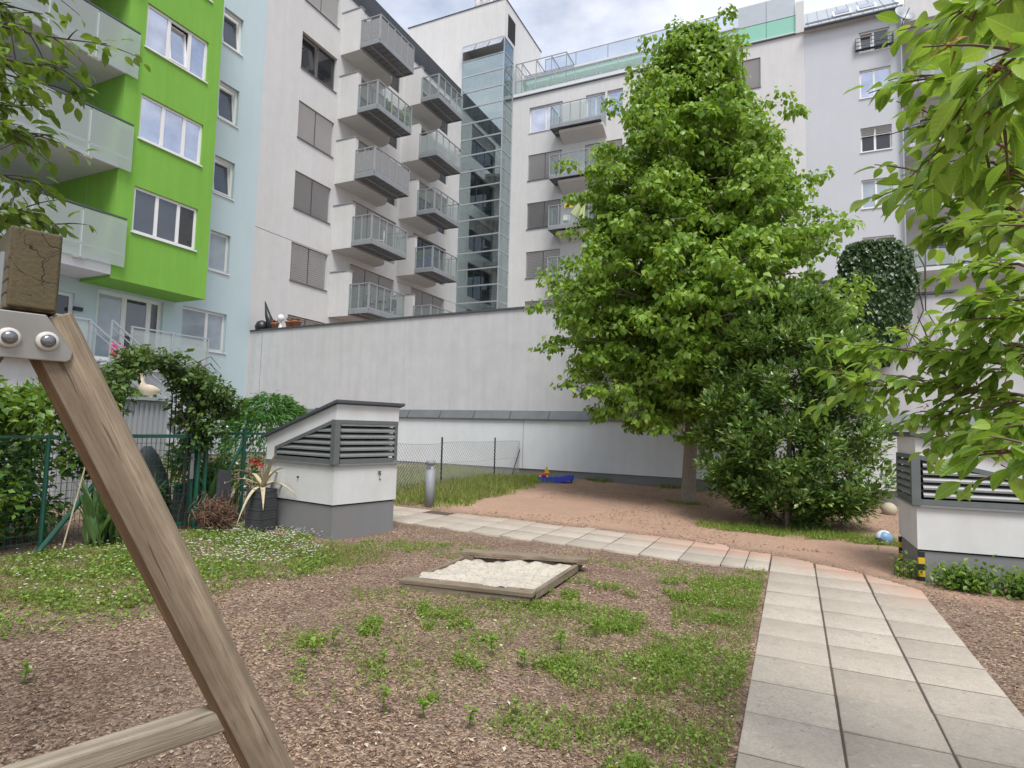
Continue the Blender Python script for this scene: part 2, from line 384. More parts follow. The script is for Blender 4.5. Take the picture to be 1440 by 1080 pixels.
vo = nd(nt, 'ShaderNodeTexVoronoi', Scale=60); vo.feature = 'F1'; mpp = nt.nodes.new('ShaderNodeMapping'); mpp.inputs['Scale'].default_value = (1,1.0,.4)
nz = nd(nt, 'ShaderNodeTexNoise', Scale=14, Detail=3); nt.links.new(g, nz.inputs[0])
nt.links.new(mixc(nt, .06, g, nz.outputs['Color']), vo.inputs['Vector'])
sepc = nt.nodes.new('ShaderNodeSeparateColor'); nt.links.new(vo.outputs['Color'], sepc.inputs[0])
mulch = ramp(nt, sepc.outputs[0], [(0,(.075,.047,.033)),(.35,(.19,.125,.088)),(.7,(.32,.225,.16)),(1,(.48,.36,.26))])
mulch = mixc(nt, mth(nt, 'MULTIPLY', ramp(nt, noise(nt, g, 1.7, 5), [(.4,(0,0,0)),(.65,(1,1,1))]), .6), mulch, (.17,.115,.09))
mulch = mixc(nt, mth(nt, 'MULTIPLY', ramp(nt, noise(nt, g, .8, 5, .6), [(.5,(0,0,0)),(.7,(1,1,1))]), .5), mulch, (.33,.25,.19))
mulch = mixc(nt, mth(nt, 'MULTIPLY', ramp(nt, vo.outputs['Distance'], [(.45,(0,0,0)),(.9,(1,1,1))]), .6), mulch, (.04,.027,.02))
rs = mixc(nt, noise(nt, g, 3.0, 6, .65), (.36,.222,.155), (.49,.335,.245))
rs = mixc(nt, mth(nt, 'MULTIPLY', ramp(nt, noise(nt, g, 22, 5, .7), [(.45,(0,0,0)),(.7,(1,1,1))]), .55), rs, (.24,.14,.10))
rs = mixc(nt, mth(nt, 'MULTIPLY', ramp(nt, noise(nt, g, .55, 4, .6), [(.45,(0,0,0)),(.68,(1,1,1))]), .55), rs, (.33,.225,.165))
sp2 = ramp(nt, noise(nt, g, 90, 2, .5), [(.66,(0,0,0)),(.72,(1,1,1))])
rs = mixc(nt, mth(nt, 'MULTIPLY', sp2, .6), rs, (.55,.42,.30))
at = nt.nodes.new('ShaderNodeAttribute'); at.attribute_name = 'red'
fac = mth(nt, 'ADD', at.outputs['Fac'], mth(nt, 'MULTIPLY', mth(nt, 'SUBTRACT', noise(nt, g, 4, 5), .5), mth(nt, 'MULTIPLY', mth(nt, 'MULTIPLY', at.outputs['Fac'], mth(nt, 'SUBTRACT', 1.0, at.outputs['Fac'])), 3)))
nt.links.new(mixc(nt, fac, mulch, rs), b.inputs['Base Color']); b.inputs['Roughness'].default_value = .97; b.inputs['Specular IOR Level'].default_value = .15
bump(nt, b, mth(nt, 'ADD', mth(nt, 'MULTIPLY', vo.outputs['Distance'], -1.0), mth(nt, 'MULTIPLY', noise(nt, g, 45, 5), 1.5)), .8, .012)
go = npmesh('ground', V, F, m_ground, None, {'red': red}, None, True, 'structure')

# path of concrete pavers
m_pave, nt, b = M('concrete_paver')
g = pos(nt); at = nt.nodes.new('ShaderNodeAttribute'); at.attribute_name = 'rnd'
c = mixc(nt, at.outputs['Fac'], (.375,.325,.262), (.475,.42,.345))
c = mixc(nt, mth(nt, 'MULTIPLY', ramp(nt, noise(nt, g, 55, 5, .75), [(.4,(0,0,0)),(.7,(1,1,1))]), .55), c, (.23,.20,.17))
c = mixc(nt, mth(nt, 'MULTIPLY', ramp(nt, noise(nt, g, 12, 5, .7), [(.5,(0,0,0)),(.75,(1,1,1))]), .5), c, (.24,.21,.175))
c = mixc(nt, ramp(nt, noise(nt, g, 38, 2, .4), [(.72,(0,0,0)),(.76,(.8,.8,.8))]), c, (.14,.12,.095))
c = mixc(nt, ramp(nt, noise(nt, g, 30, 2, .3), [(.70,(0,0,0)),(.76,(.45,.45,.45))]), c, (.55,.52,.47))
c = mixc(nt, mth(nt, 'MULTIPLY', ramp(nt, noise(nt, g, 2.2, 6, .65), [(.42,(0,0,0)),(.72,(1,1,1))]), .5), c, (.30,.26,.21))
sp = nt.nodes.new('ShaderNodeAttribute'); sp.attribute_name = 'dirt'
dn = mth(nt, 'MULTIPLY', sp.outputs['Fac'], ramp(nt, noise(nt, g, 7, 6, .7), [(.3,(.35,.35,.35)),(.65,(1,1,1))]))
c = mixc(nt, dn, c, (.47,.25,.17))
nt.links.new(c, b.inputs['Base Color']); b.inputs['Roughness'].default_value = .93
bump(nt, b, noise(nt, g, 170, 4), .25, .003)
PV = []; PF = []; PR = []
def paver(cs):   # four corners, top chamfered
    c0 = sum((Vector(c) for c in cs), Vector())/4; n = len(PV); r = rng.random(); dz = rng.normal()*.002
    for c in cs: PV.append((c[0], c[1], c[2]-.05))
    for c in cs: PV.append((c[0], c[1], c[2]-.004+dz))
    for c in cs:
        d = (Vector(c)-c0).normalized()*.008; PV.append((c[0]-d.x, c[1]-d.y, c[2]+dz))
    for i in range(4):
        j = (i+1) % 4; PF.append((n+i, n+j, n+4+j, n+4+i)); PF.append((n+4+i, n+4+j, n+8+j, n+8+i))
    PF.append((n+8, n+9, n+10, n+11)); PR.extend([r]*12)
    return n
ptop = lambda x, y: float(zf(x, y))+.014
yrow = [-1.22+.4935*k for k in range(21)]       # near branch
yrow = [7.78-.4935*k for k in range(19, -1, -1)]
def q4(x0, x1, y0, y1, g=.004): 
    paver([(x, y, ptop(x, y)) for x, y in ((x0+g,y0+g),(x1-g,y0+g),(x1-g,y1-g),(x0+g,y1-g))])
for k in range(len(yrow)):
    y = yrow[k]
    for (x0, x1) in ((-.272,.219),(.221,.719),(.721,1.2)):
        if y > 7.2 and x1 > 1.1: continue
        o = rng.normal()*.006; q4(x0, x1, y+o*0, y+.4935, .006)
# corner and far branch
for x0, x1 in ((-.272,.211),(.228,.712)):
    q4(x0, x1, 8.273, 8.77)
q4(.730, 1.2, 7.287, 7.78); q4(.730, 1.2, 7.78, 8.27)
for k in range(21):
    x1 = -.28-.4985*k if k > 1 else -.28-.27*k; x0 = -.28-.4985*(k+1) if k > 1 else -.28-.27*(k+1)
    if k > 1: x1 = -.82-.4985*(k-2); x0 = x1-.4985
    for r_, (y0, y1) in enumerate(((7.83,8.325),(8.33,8.825),(8.83,9.325))):
        s = .0095*(-x1-.3)
        q4(x0, x1, y0+.35*s, y1+.5*s, .006)
PV = np.array(PV); PF = np.array(PF)
dirt = 1-sst(.0, .55, fedge(PV[:,0])-PV[:,1]); dirt = dirt*np.where(PV[:,0] < -2.2, .25, 1)
# subdivide tops so dirt can vary: done in shader through a per-vertex value
npmesh('path', PV, PF, m_pave, None, {'rnd': np.array(PR), 'dirt': dirt}, None, False, 'structure')

m_joint = plain('joint_soil', (.085,.062,.047), .95, 0, .5, 30)
jv = []; jf = []
def jsheet(x0, x1, y0, y1, nx_, f0=lambda x: 0, f1=lambda x: 0):
    n = len(jv); xs = np.linspace(x0, x1, nx_)
    for x in xs: jv.extend([(x, y0+f0(x), ptop(x,0)-.005), (x, y1+f1(x), ptop(x,0)-.005)])
    for i in range(nx_-1): a = n+2*i; jf.append((a, a+2, a+3, a+1))
jsheet(-.26, 1.19, -1.69, 8.26, 4); jsheet(-.26, .70, 8.262, 8.76, 3); jsheet(-10.3, -.275, 7.845, 9.30, 24, lambda x: .0033*(-x-.3), lambda x: .0045*(-x-.3))
npmesh('path_joint', np.array(jv), np.array(jf), m_joint, None, None, None, False, 'structure')

# ------------------------------------------------------------------ scatter on the ground
def inpath(x, y, mar=.03):
    return ((x > -.28-mar)&(x < 1.21+mar)&(y < 8.8)) | ((y > 7.82-mar)&(y < fedge(x)+mar)&(x < 1.2))
DUCTS = [((-5.46,6.22), (-.93,.37), (.23,.97), 1.75, 1.05), ((1.25,8.11), (1,.1), (-.02,1), 2.4, 1.2)]
def induct(x, y):
    r = np.zeros(np.shape(x), bool)
    for (ox, oy), a_, b_, la, lb in DUCTS:
        det = a_[0]*b_[1]-a_[1]*b_[0]; dx, dy = x-ox, y-oy
        s = (dx*b_[1]-dy*b_[0])/det; t = (a_[0]*dy-a_[1]*dx)/det; r |= (s > -.03)&(s < la)&(t > -.03)&(t < lb)
    return r
SBX = [(-3.42,4.93),(-2.17,5.13),(-2.17,6.6),(-3.47,6.27)]
def insand(x, y): return (x > -3.45)&(x < -2.17)&(y > 4.93+(x+3.42)*.16)&(y < 6.27+(x+3.47)*.254)
def ok(x, y): return ~(inpath(x, y)|induct(x, y)|insand(x, y))
# bark chips: thin tilted splinters
def chips():
    n = 150000
    d = 1.3+rng.random(n)**1.5*7; ang = R(-25.14)+(rng.random(n)-.5)*1.75
    x = d*np.sin(ang); y = d*np.cos(ang)
    k = ok(x, y)&(y < 7.78)&((x < -.3)|(x > 1.24))&(x > -6.5)&(x < 3.5); x, y = x[k], y[k]
    n = len(x); P = np.stack([x, y, zground(x, y)+.004+rng.random(n)*.006], 1)
    D = rdir(n); D[:,2] *= .22; N = rdir(n)*.45+[0,0,1]
    S = .005+rng.random(n)**2.4*.021
    T = (np.array([(-.5,-.16,0),(.5,-.13,0),(.5,.16,0),(-.5,.12,0),(-.45,-.1,.12),(.46,-.08,.12),(.44,.11,.12),(-.46,.09,.12)]), np.array([(4,5,6,7),(0,1,5,4),(1,2,6,5),(2,3,7,6),(3,0,4,7)]), np.zeros((8,2)))
    leaves('bark_chips', P, D, N, S, T, L_chip, None, 'stuff')
chips()
def straw():
    n = 2600; d = 1.6+rng.random(n)*6; ang = R(-25.14)+(rng.random(n)-.5)*1.6; x = d*np.sin(ang); y = d*np.cos(ang); k = ok(x, y)&(y < 7.7)&(vnoise(x, y, .8, 41) > .42)&(x > -5.5); x, y = x[k], y[k]; n = len(x)
    D = rdir(n); D[:,2] *= .12; leaves('dry_leaf_flecks', np.stack([x, y, zground(x, y)+.012], 1), D, rdir(n)*.35+[0,0,1], .012+.03*rng.random(n)**2, T_oval, leafmat('dry_fleck', (.30,.22,.13), (.48,.40,.28), (.66,.60,.48), .1, .8), None, 'stuff', .9)
straw()
def patch(n, ells, dens_noise=.5, nscale=.35, seed=5, cond=None):
    """random points inside ellipses (x, y, rx, ry, rot, weight) thinned by noise"""
    W = np.array([e[2]*e[3]*e[5] for e in ells]); W /= W.sum(); X = []; Y = []
    for e, wt in zip(ells, W):
        k = int(n*wt); a = rng.random(k)*2*math.pi; r = np.sqrt(rng.random(k)); r = r*(.75+.5*vnoise(np.cos(a)*3+e[0]*5, np.sin(a)*3+e[1]*5, 1.0, seed))
        u = r*np.cos(a)*e[2]; v = r*np.sin(a)*e[3]; c, s = math.cos(R(e[4])), math.sin(R(e[4])); X.append(e[0]+u*c-v*s); Y.append(e[1]+u*s+v*c)
    x = np.concatenate(X); y = np.concatenate(Y)
    k = ok(x, y)&(vnoise(x, y, nscale, seed)*.65+vnoise(x, y, nscale*.35, seed+1)*.35 > dens_noise*rng.random(len(x))*1.25+dens_noise*.22)
    if cond is not None: k &= cond(x, y)
    return x[k], y[k]
def blades(name, x, y, h, mat, lean=.5, width=1.0):
    n = len(x); P = np.stack([x, y, zground(x, y)-.005], 1); D = rdir(n)*lean+[0,0,1]; N = rdir(n); 
    leaves(name, P, D, N, h*(.5+rng.random(n)*.9), T_blade, mat, None, 'stuff', width)
def clover(name, x, y, h, s, mat, tilt=.5):
    n = len(x); P = np.stack([x, y, zground(x, y)+h*rng.random(n)**.7], 1); D = rdir(n); D[:,2] = D[:,2]*.4+.1; N = rdir(n)*tilt+[0,0,1]
    leaves(name, P, D, N, s*(.6+.8*rng.random(n)), T_small, mat, None, 'stuff')
# grass on the mulch, by the path and round the sandbox
nearg = [(-1.75,4.95,.75,.42,15,1.0),(-.62,6.3,.38,1.05,-5,1.0),(-.62,4.45,.42,.85,-15,1.0),(-.55,3.5,.42,.55,0,.9),(-1.15,3.2,.5,.25,20,.7),(-1.1,4.1,.6,.35,30,.8),(-.4,7.3,.3,.45,0,.6)]
nearg += [(-3.2+2.9*rng.random(), 2.9+4.3*rng.random(), .05+.14*rng.random(), .05+.10*rng.random(), 180*rng.random(), 1.6) for _ in range(60)]
x, y = patch(30000, nearg, .80, .30, 5); blades('lawn_grass', x, y, .075, L_gra, .8)
x, y = patch(62000, nearg, .82, .30, 5); clover('clover', x, y, .05, .021, L_clo, .7)
drye = [(-.42,4.6,.22,2.3,0,1.0),(-.8,3.6,.5,.5,0,.6),(-.7,6.0,.5,.6,0,.5),(-1.3,4.4,.7,.6,0,.4),(-4.6,5.6,.5,.5,0,.8)]
x, y = patch(24000, drye, .66, .25, 14); blades('dry_lawn_grass', x, y, .06, L_drygra, 1.0)
thin = [(-2.4,4.1,1.2,.9,10,.5),(-3.9,6.6,.7,.5,0,1.0),(-4.9,5.5,.55,.7,30,1.2),(-1.4,7.2,1.1,.35,0,.6),(-2.6,3.4,1.0,.6,0,.25),(-4.7,6.4,.5,.5,0,.7),(-4.6,5.05,.4,.35,0,.9),(-3.0,4.7,.8,.35,10,.7)]
x, y = patch(17000, thin, .80, .20, 11); blades('sparse_grass', x, y, .06, L_gra, .9)
x, y = patch(17000, thin, .84, .20, 11); clover('ground_ivy', x, y, .035, .022, L_clo)
# left side lawn with daisies
lefty = [(-5.7,5.0,1.3,1.3,20,1.0),(-5.9,3.6,1.3,1.0,20,.9),(-5.2,3.0,.7,.7,0,.7),(-6.6,5.8,.8,.6,20,1.0),(-6.6,4.4,.8,1.2,0,.9)]
cl = lambda x, y: (x > -7.35)
x, y = patch(30000, lefty, .74, .34, 13, cl); k = rng.random(len(x)) < .7; x, y = x[k], y[k]; blades('daisy_lawn', x, y, .075, L_gra, .9)
x, y = patch(22000, [(-6.2,3.4,1.2,1.2,0,1),(-5.6,4.3,1.2,1.2,0,.6),(-5.0,5.6,.7,.5,0,.6)], .70, .3, 16, cl); blades('dry_daisy_lawn', x, y, .07, L_drygra, 1.0)
x, y = patch(40000, lefty, .82, .34, 13, cl); clover('daisy_lawn_leaves', x, y, .06, .032, L_clo, .7)
def daisies():
    E_ = [(-5.6,5.05,.95,.7,25,1.6),(-6.35,5.85,.8,.45,25,1.5),(-5.9,3.6,1.2,.9,20,.22),(-6.9,4.2,.5,1.2,0,.3)]
    x, y = patch(2400, E_, .74, .30, 13, cl); n = len(x)
    P0 = np.stack([x, y, zground(x, y)+.06+.05*rng.random(n)], 1); pts = []; D = []; N = []
    nn = rdir(n)*.35+[0,0,1]
    for k in range(6):
        a = k*math.pi/3; d = np.tile([math.cos(a), math.sin(a), .12], (n,1)); pts.append(P0); D.append(d); N.append(nn)
    leaves('daisies', np.concatenate(pts), np.concatenate(D), np.concatenate(N), .0125, T_small, L_petal, None, 'stuff')
daisies()
# meadow strip behind the path, in front of the long wall
mead = [(-6.5,11.3,.85,2.3,8,1.0),(-6.9,14.0,.9,2.6,5,1.0),(-8.4,12,.8,4.5,0,.9),(-9.4,14,1.2,4.0,0,.6),(-6.6,16.2,.9,.9,0,.7)]
x, y = patch(26000, mead, .55, .5, 19, lambda x, y: (y > 9.25)&(y < 17.2)&(x > -10.6)); blades('meadow_grass', x, y, .15, L_gra, .7)
x, y = patch(30000, [(-6.7,11.8,.9,2.6,6,.9),(-8.6,12,1.2,4.6,0,1),(-9.8,15,1.5,2.4,0,1),(-7.0,13.5,.6,3,0,.5)], .35, .6, 21, lambda x, y: (y > 9.25)&(y < 17.2)); blades('dry_meadow_grass', x, y, .17, L_drygra, .7)
# tufts under the shrub, at the trunk and along the plinth
und = [(.0,10.75,1.6,.45,-5,1.0),(-2.1,13.7,.45,.3,0,.5),(.9,10.7,.8,.35,0,.8),(-.9,10.9,.7,.35,0,.5),(1.0,10.0,.25,.2,0,.1)]
x, y = patch(11000, und, .78, .28, 23); blades('shade_grass', x, y, .10, L_gra, .8)
x, y = patch(8000, und, .8, .28, 23); clover('shade_leaves', x, y, .05, .03, L_clo)
wl = lambda x: 17.0-(x+2.79)*.07
x = -6+rng.random(1400)*8; y = wl(x)-.06-rng.random(1400)**2*.35; k = vnoise(x, y, .45, 27) > .62; x, y = x[k], y[k]; blades('wall_foot_weeds', x, y, .14, L_gra, .7, 1.6)
# litter: dry leaves and twigs on the red soil and right of the path
def litter(n, x, y, s, name):
    P = np.stack([x, y, zground(x, y)+.006], 1); D = rdir(n); D[:,2] *= .2; leaves(name, P, D, rdir(n)*.4+[0,0,1], s*(.5+rng.random(n)), T_oval, L_litter, None, 'stuff', 1.1)
n = 6000; x = -5.2+rng.random(n)*7; y = 9.2+rng.random(n)**1.2*7.6; k = (y > fedge(x)+.1)&(vnoise(x, y, 1.1, 31) > .38); litter(k.sum(), x[k], y[k], .034, 'leaf_litter')
n = 1500; x = 1.3+rng.random(n)*2.2; y = 2+rng.random(n)*8.5; k = ok(x, y); litter(k.sum(), x[k], y[k], .038, 'fallen_leaves')

# ------------------------------------------------------------------ buildings
class Fac:
    """a vertical facade plane: origin, direction along it and outward normal"""
    def __init__(s, o, u, n): s.o = Vector(o); s.u = Vector(u); s.n = Vector(n)
    def P(s, u, z, d=0): p = s.o+s.u*u+s.n*d; return Vector((p.x, p.y, p.z+z))
    def box(s, mb, u0, u1, z0, z1, d0, d1, mi=0):
        mb.obox(s.P((u0+u1)/2, (z0+z1)/2, (d0+d1)/2), s.u*((u1-u0)/2), s.n*((d1-d0)/2), Vector((0,0,(z1-z0)/2)), mi)
    def wall(s, mb, u0, u1, z0, z1, holes, depth=.22, mi=0, rmi=0):
        us = sorted({u0, u1, *[h[0] for h in holes], *[h[1] for h in holes]}); zs = sorted({z0, z1, *[h[2] for h in holes], *[h[3] for h in holes]})
        us = [u for u in us if u0 <= u <= u1]; zs = [z for z in zs if z0 <= z <= z1]
        for i in range(len(us)-1):
            for j in range(len(zs)-1):
                cu = (us[i]+us[i+1])/2; cz = (zs[j]+zs[j+1])/2
                if any(h[0] < cu < h[1] and h[2] < cz < h[3] for h in holes): continue
                mb.quad(s.P(us[i],zs[j]), s.P(us[i+1],zs[j]), s.P(us[i+1],zs[j+1]), s.P(us[i],zs[j+1]), mi)
        for a, b, c, d in holes:
            mb.quad(s.P(a,c), s.P(a,c,-depth), s.P(a,d,-depth), s.P(a,d), rmi); mb.quad(s.P(b,c), s.P(b,c,-depth), s.P(b,d,-depth), s.P(b,d), rmi)
            mb.quad(s.P(a,c), s.P(b,c), s.P(b,c,-depth), s.P(a,c,-depth), rmi); mb.quad(s.P(a,d), s.P(b,d), s.P(b,d,-depth), s.P(a,d,-depth), rmi)
    def window(s, parent, h, splits=(.5,), fm=None, pm=None, blind=None, depth=.12, fw_=.07, open_i=None, sill=True, pms=None):
        a, b, c, d = h; fm = fm or m_wframe; pm = pm or m_pane; mb = MB()
        cuts = [a]+[a+(b-a)*t for t in splits]+[b]
        s.box(mb, a, b, c, c+fw_, -depth-.06, -depth); s.box(mb, a, b, d-fw_, d, -depth-.06, -depth)
        for i, u in enumerate(cuts):
            wdt = fw_ if i in (0, len(cuts)-1) else fw_*1.25
            u0 = u if i == 0 else (u-wdt if i == len(cuts)-1 else u-wdt/2); s.box(mb, u0, u0+wdt, c+fw_, d-fw_, -depth-.058, -depth+.002)
        fo = mb.build('window', fm, parent)
        for i in range(len(cuts)-1):
            pb = MB(); u0 = cuts[i]+fw_*.7; u1 = cuts[i+1]-fw_*.7
            p_ = pm if pms is None else pms[i]
            if open_i == i:      # tilted inwards at the top, dark gap behind
                gb = MB(); s.box(gb, u0, u1, c+fw_, d-fw_, -depth-.30, -depth-.28); gb.build('dark_gap', m_dark, fo)
                pb.prism([s.P(u0,c+fw_,-depth-.02), s.P(u1,c+fw_,-depth-.02), s.P(u1,d-fw_*1.1,-depth-.2), s.P(u0,d-fw_*1.1,-depth-.2)], s.n*-.02)
                sb = MB()
                for uu0 in (u0, u1-.06): sb.bar(s.P(uu0+.03,c+fw_,-depth-.0), s.P(uu0+.03,d-fw_*1.1,-depth-.18), .06, .05, up=s.n)
                sb.bar(s.P(u0+.06,d-fw_*1.5,-depth-.17), s.P(u1-.06,d-fw_*1.5,-depth-.17), .06, .05, up=s.n); sb.bar(s.P(u0+.06,c+fw_+.03,-depth), s.P(u1-.06,c+fw_+.03,-depth), .06, .05, up=s.n)
                sb.build('sash', fm, fo)
            else: s.box(pb, u0, u1, c+fw_*.8, d-fw_*.8, -depth-.045, -depth-.03)
            pb.build('pane', p_, fo)
        if blind is not None:
            bl = MB(); z0 = d-(d-c)*blind[1]; nz = int((d-z0)/.10); 
            for i in range(len(cuts)-1):
                for k in range(nz):
                    z = d-.03-k*.10
                    bl.quad(s.P(cuts[i]+.03,z,-depth+.07), s.P(cuts[i+1]-.03,z,-depth+.07), s.P(cuts[i+1]-.03,z-.072,-depth+.02), s.P(cuts[i]+.03,z-.072,-depth+.02))
                s.box(bl, cuts[i]+.02, cuts[i+1]-.02, z0-.02, z0+.02, -depth+.02, -depth+.07)
            bl.build('blind', blind[0], fo)
        if sill:
            sb = MB(); s.box(sb, a-.03, b+.03, c-.045, c, -depth, .05); sb.build('sill', m_bframe if fm is m_bframe else m_wframe, fo)
        return fo

# --- the beige building on the left, behind the long wall
XB = -21.1
FB = Fac((XB,0,0), (0,1,0), (1,0,0))
tops = [6.59+3.43*k for k in range(6)]
bei = thing('apartment_building', 'beige rendered apartment block with ten steel balconies stacked in two columns over the grey wall', 'building', (XB,27,0))
hw = [(20.42,22.83,t-1.8,t) for t in tops]
hd1 = [(24.5,28.35,10.05+3.43*k-2.5,10.05+3.43*k) for k in range(5)]; hd2 = [(30.15,33.95,10.05+3.43*k-2.5,10.05+3.43*k) for k in range(5)]
mb = MB(); FB.wall(mb, 18.3, 35.45, -.1, 24.15, hw+hd1+hd2, .3)
mb.quad((XB,18.3,24.15), (XB,35.45,24.15), (XB-9,35.45,24.15), (XB-9,18.3,24.15)); mb.quad((XB-.002,18.3,10), (XB-9,18.3,10), (XB-9,18.3,24.15), (XB-.002,18.3,24.15))
mb.build('wall', m_beige, bei)
mb = MB(); FB.box(mb, 18.32, 22.98, 10.055, 10.075, -.01, .004); FB.box(mb, 28.7, 35.4, 10.055, 10.075, -.01, .004); mb.build('joint', m_bframe, bei)
mb = MB(); FB.box(mb, 18.28, 35.46, 24.15, 24.22, -.35, .06); mb.build('coping', m_dsteel, bei)
mb = MB()
for k in range(18): FB.box(mb, 22.6, 35.3, 24.26+k*.068, 24.295+k*.068, -.06, -.02)
for k in range(7): FB.box(mb, 22.6+k*2.1, 22.66+k*2.1, 24.22, 25.5, -.10, -.061)
mb.build('roof_screen', m_dsteel, bei)
for i, h in enumerate(hw):
    if i == 4: FB.window(bei, h, (.5,), m_bframe, m_pane2, None, .16, .06, open_i=0)
    else: FB.window(bei, h, (.5,), m_bframe, m_pane2, (m_blind if i not in (2,) else m_blindd, [.9,1,1,1,1,1][i]), .16, .06)
for j, hd in enumerate((hd1, hd2)):
    for k, h in enumerate(hd):
        bl = {(0,0):(m_blindd,1),(0,1):(m_blindd,1),(1,0):(m_blindd,.95),(0,2):(m_blindd,.6),(1,3):None,(1,1):None}.get((j,k), (m_blindd,.35))
        FB.window(bei, h, (.36,.68), m_bframe, m_pane2, bl, .18, .07, sill=False)
def railing(mb_bar, mb_glass, F, u0, u1, z0, z1, d, step, glass_top=.12, post=.05):
    n = max(1, round((u1-u0)/step))
    for i in range(n+1):
        u = u0+(u1-u0)*i/n; F.box(mb_bar, u-post/2, u+post/2, z0, z1, d-.03, d+.03)
        if i < n: F.box(mb_glass, u+post/2+.01, u+(u1-u0)/n-post/2-.01, z0+.10, z1-glass_top, d-.008, d+.008)
    F.box(mb_bar, u0-.04, u1+.04, z1, z1+.045, d-.035, d+.035); F.box(mb_bar, u0, u1, z0, z0+.07, d-.025, d+.025)
def steel_balcony(par, F, u0, u1, d0, d1, zb, gm, side='both', step=.62, ht=1.38):
    """grated steel platform hung in front of the slab, with posts and panels"""
    o = MB(); F.box(o, u0, u1, zb, zb+.09, d0, d1); F.box(o, u0, u1, zb-.10, zb, d0+.02, d0+.12); F.box(o, u0+.05, u1-.05, zb-.10, zb, (d0+d1)/2-.04, (d0+d1)/2+.06); F.box(o, u0, u1, zb-.08, zb+.14, d1-.005, d1+.055)
    for uu in (u0, u1): F.box(o, uu-.05, uu+.002, zb-.08, zb+.14, d0, d1-.006) if uu == u0 else F.box(o, uu-.002, uu+.05, zb-.08, zb+.14, d0, d1-.006)
    bo = o.build('balcony', m_steelf, par)
    u_ = MB()
    nu = 7
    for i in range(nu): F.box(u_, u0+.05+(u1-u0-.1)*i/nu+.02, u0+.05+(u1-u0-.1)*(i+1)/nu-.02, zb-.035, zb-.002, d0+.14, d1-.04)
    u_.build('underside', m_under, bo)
    rb = MB(); gb = MB(); railing(rb, gb, F, u0, u1, zb+.14, zb+ht, d1, step)
    G = Fac(F.P(0,0,0), F.n, F.u)
    for uu in ((u0, u1) if side == 'both' else (u0,)):
        G2 = Fac(F.P(uu,0,0), F.n, F.u); railing(rb, gb, G2, d0, d1-.04, zb+.14, zb+ht-.002, 0, .62)
    rb.build('railing', m_steel, bo); gb.build('railing_panel', gm, bo)
    return bo
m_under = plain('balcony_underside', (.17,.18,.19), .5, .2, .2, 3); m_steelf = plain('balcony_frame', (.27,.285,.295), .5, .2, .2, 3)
for j, (u0, ul, us) in enumerate(((23.05,26.0,26.5),(28.55,31.35,31.7))):
    for k in range(5):
        zb = 6.93+3.43*k
        mb = MB()
        FB.box(mb, u0, u0+.22, zb, zb+2.25, .001, 1.24)
        # slab with a rounded far end
        pts = [(u0+.22, 1.24)]+[(us-1.0+1.0*math.sin(a), 1.24*0+.001+1.239*math.cos(a)) for a in [i*math.pi/2/8 for i in range(9)]]+[(u0+.22, .001)]
        mb.prism([FB.P(u, zb, d) for u, d in pts], (0,0,.22))
        sl_ = mb.build('balcony_slab', m_beige, bei)
        mb = MB(); FB.box(mb, u0-.03, u0+.25, zb+2.25, zb+2.30, 0, 1.28); mb.build('coping', m_steelf, sl_)
        gm = m_clear
        if (j,k) in ((0,4),(0,2),(1,3)): gm = m_matg if (j,k) != (1,3) else m_frost
        steel_balcony(bei, FB, u0+.06, ul, 1.26, 2.46, zb+.16, gm, 'both')
        mb = MB(); FB.box(mb, u0+.5, ul+.25, zb+.01, zb+.06, 1.02, 1.10); 

# --- stair core with the glazed corner
core = thing('stair_tower', 'tall beige stair tower with a glazed corner between the two balcony blocks', 'tower', (-18,36,0))
mb = MB(); mb.box(-26,-17.9,35.5,42,28.72,31.4); mb.box(-26,-21.22,35.5,42,0,28.72); mb.box(-21.22,-17.9,37.0,42,0,28.72); mb.build('wall', m_beige, core)
mb = MB(); mb.box(-26.05,-17.85,35.45,42.05,31.4,31.46); mb.build('coping', m_dsteel, core)
mb = MB(); mb.box(-17.899,-17.87,36.0,37.15,28.95,30.6); mb.build('vent_grille', m_dark, core)
FT = Fac((0,35.47,0), (1,0,0), (0,-1,0)); FS = Fac((-17.87,0,0), (0,1,0), (1,0,0))
trs = [7.75+1.163*k for k in range(18)]+[28.6]
mb = MB()
for z in trs: FT.box(mb, -21.2, -17.86, z-.045, z+.045, -.05, .03); FS.box(mb, 35.51, 36.95, z-.035, z+.035, -.05, .03)
for u in (-21.2, -17.92): FT.box(mb, u, u+.06, 5, 28.64, -.04, .025)
FS.box(mb, 36.88, 36.95, 5, 28.62, -.04, .025)
gf = mb.build('glazing_frame', m_roofm, core)
mb = MB(); FT.box(mb, -21.14, -17.93, 5, 27.5, -.012, 0); FS.box(mb, 35.5, 36.88, 5, 28.5, -.012, 0); mb.build('glazing', m_tower, core)
mb = MB()
for i in range(3):
    u = -21.1+i*1.07
    mb.prism([FT.P(u+.02,28.55,.04), FT.P(u+1.03,28.55,.04), FT.P(u+1.03,27.95,.42), FT.P(u+.02,27.95,.42)], (0,0,.03))
mb.build('vent_sash', m_paneb, core)
mb = MB()
for k in range(8):
    z = 4.5+3.49*k
    mb.box(-21.1,-18.4,36.05,36.98,z-.18,z); mb.box(-21.2,-18.5,35.75,36.98,z+1.6,z+1.75)
    for s_ in range(5): mb.box(-20.9+s_*.5,-20.4+s_*.5,35.6,36.1,z+.28*s_,z+.28*s_+.1)
mb.build('stair_landings', m_dim, core)
mb = MB()
for k in range(8):
    z = 4.5+3.49*k
    for u in (-20.3,-19.2): mb.box(u,u+.85,36.94,36.985,z,z+2.2)
mb.build('stair_door', m_slate0, core)
mb = MB()
for u in (-20.9,-19.75,-19.55,-18.6): mb.box(u,u+.09,36.2,36.3,4,28)
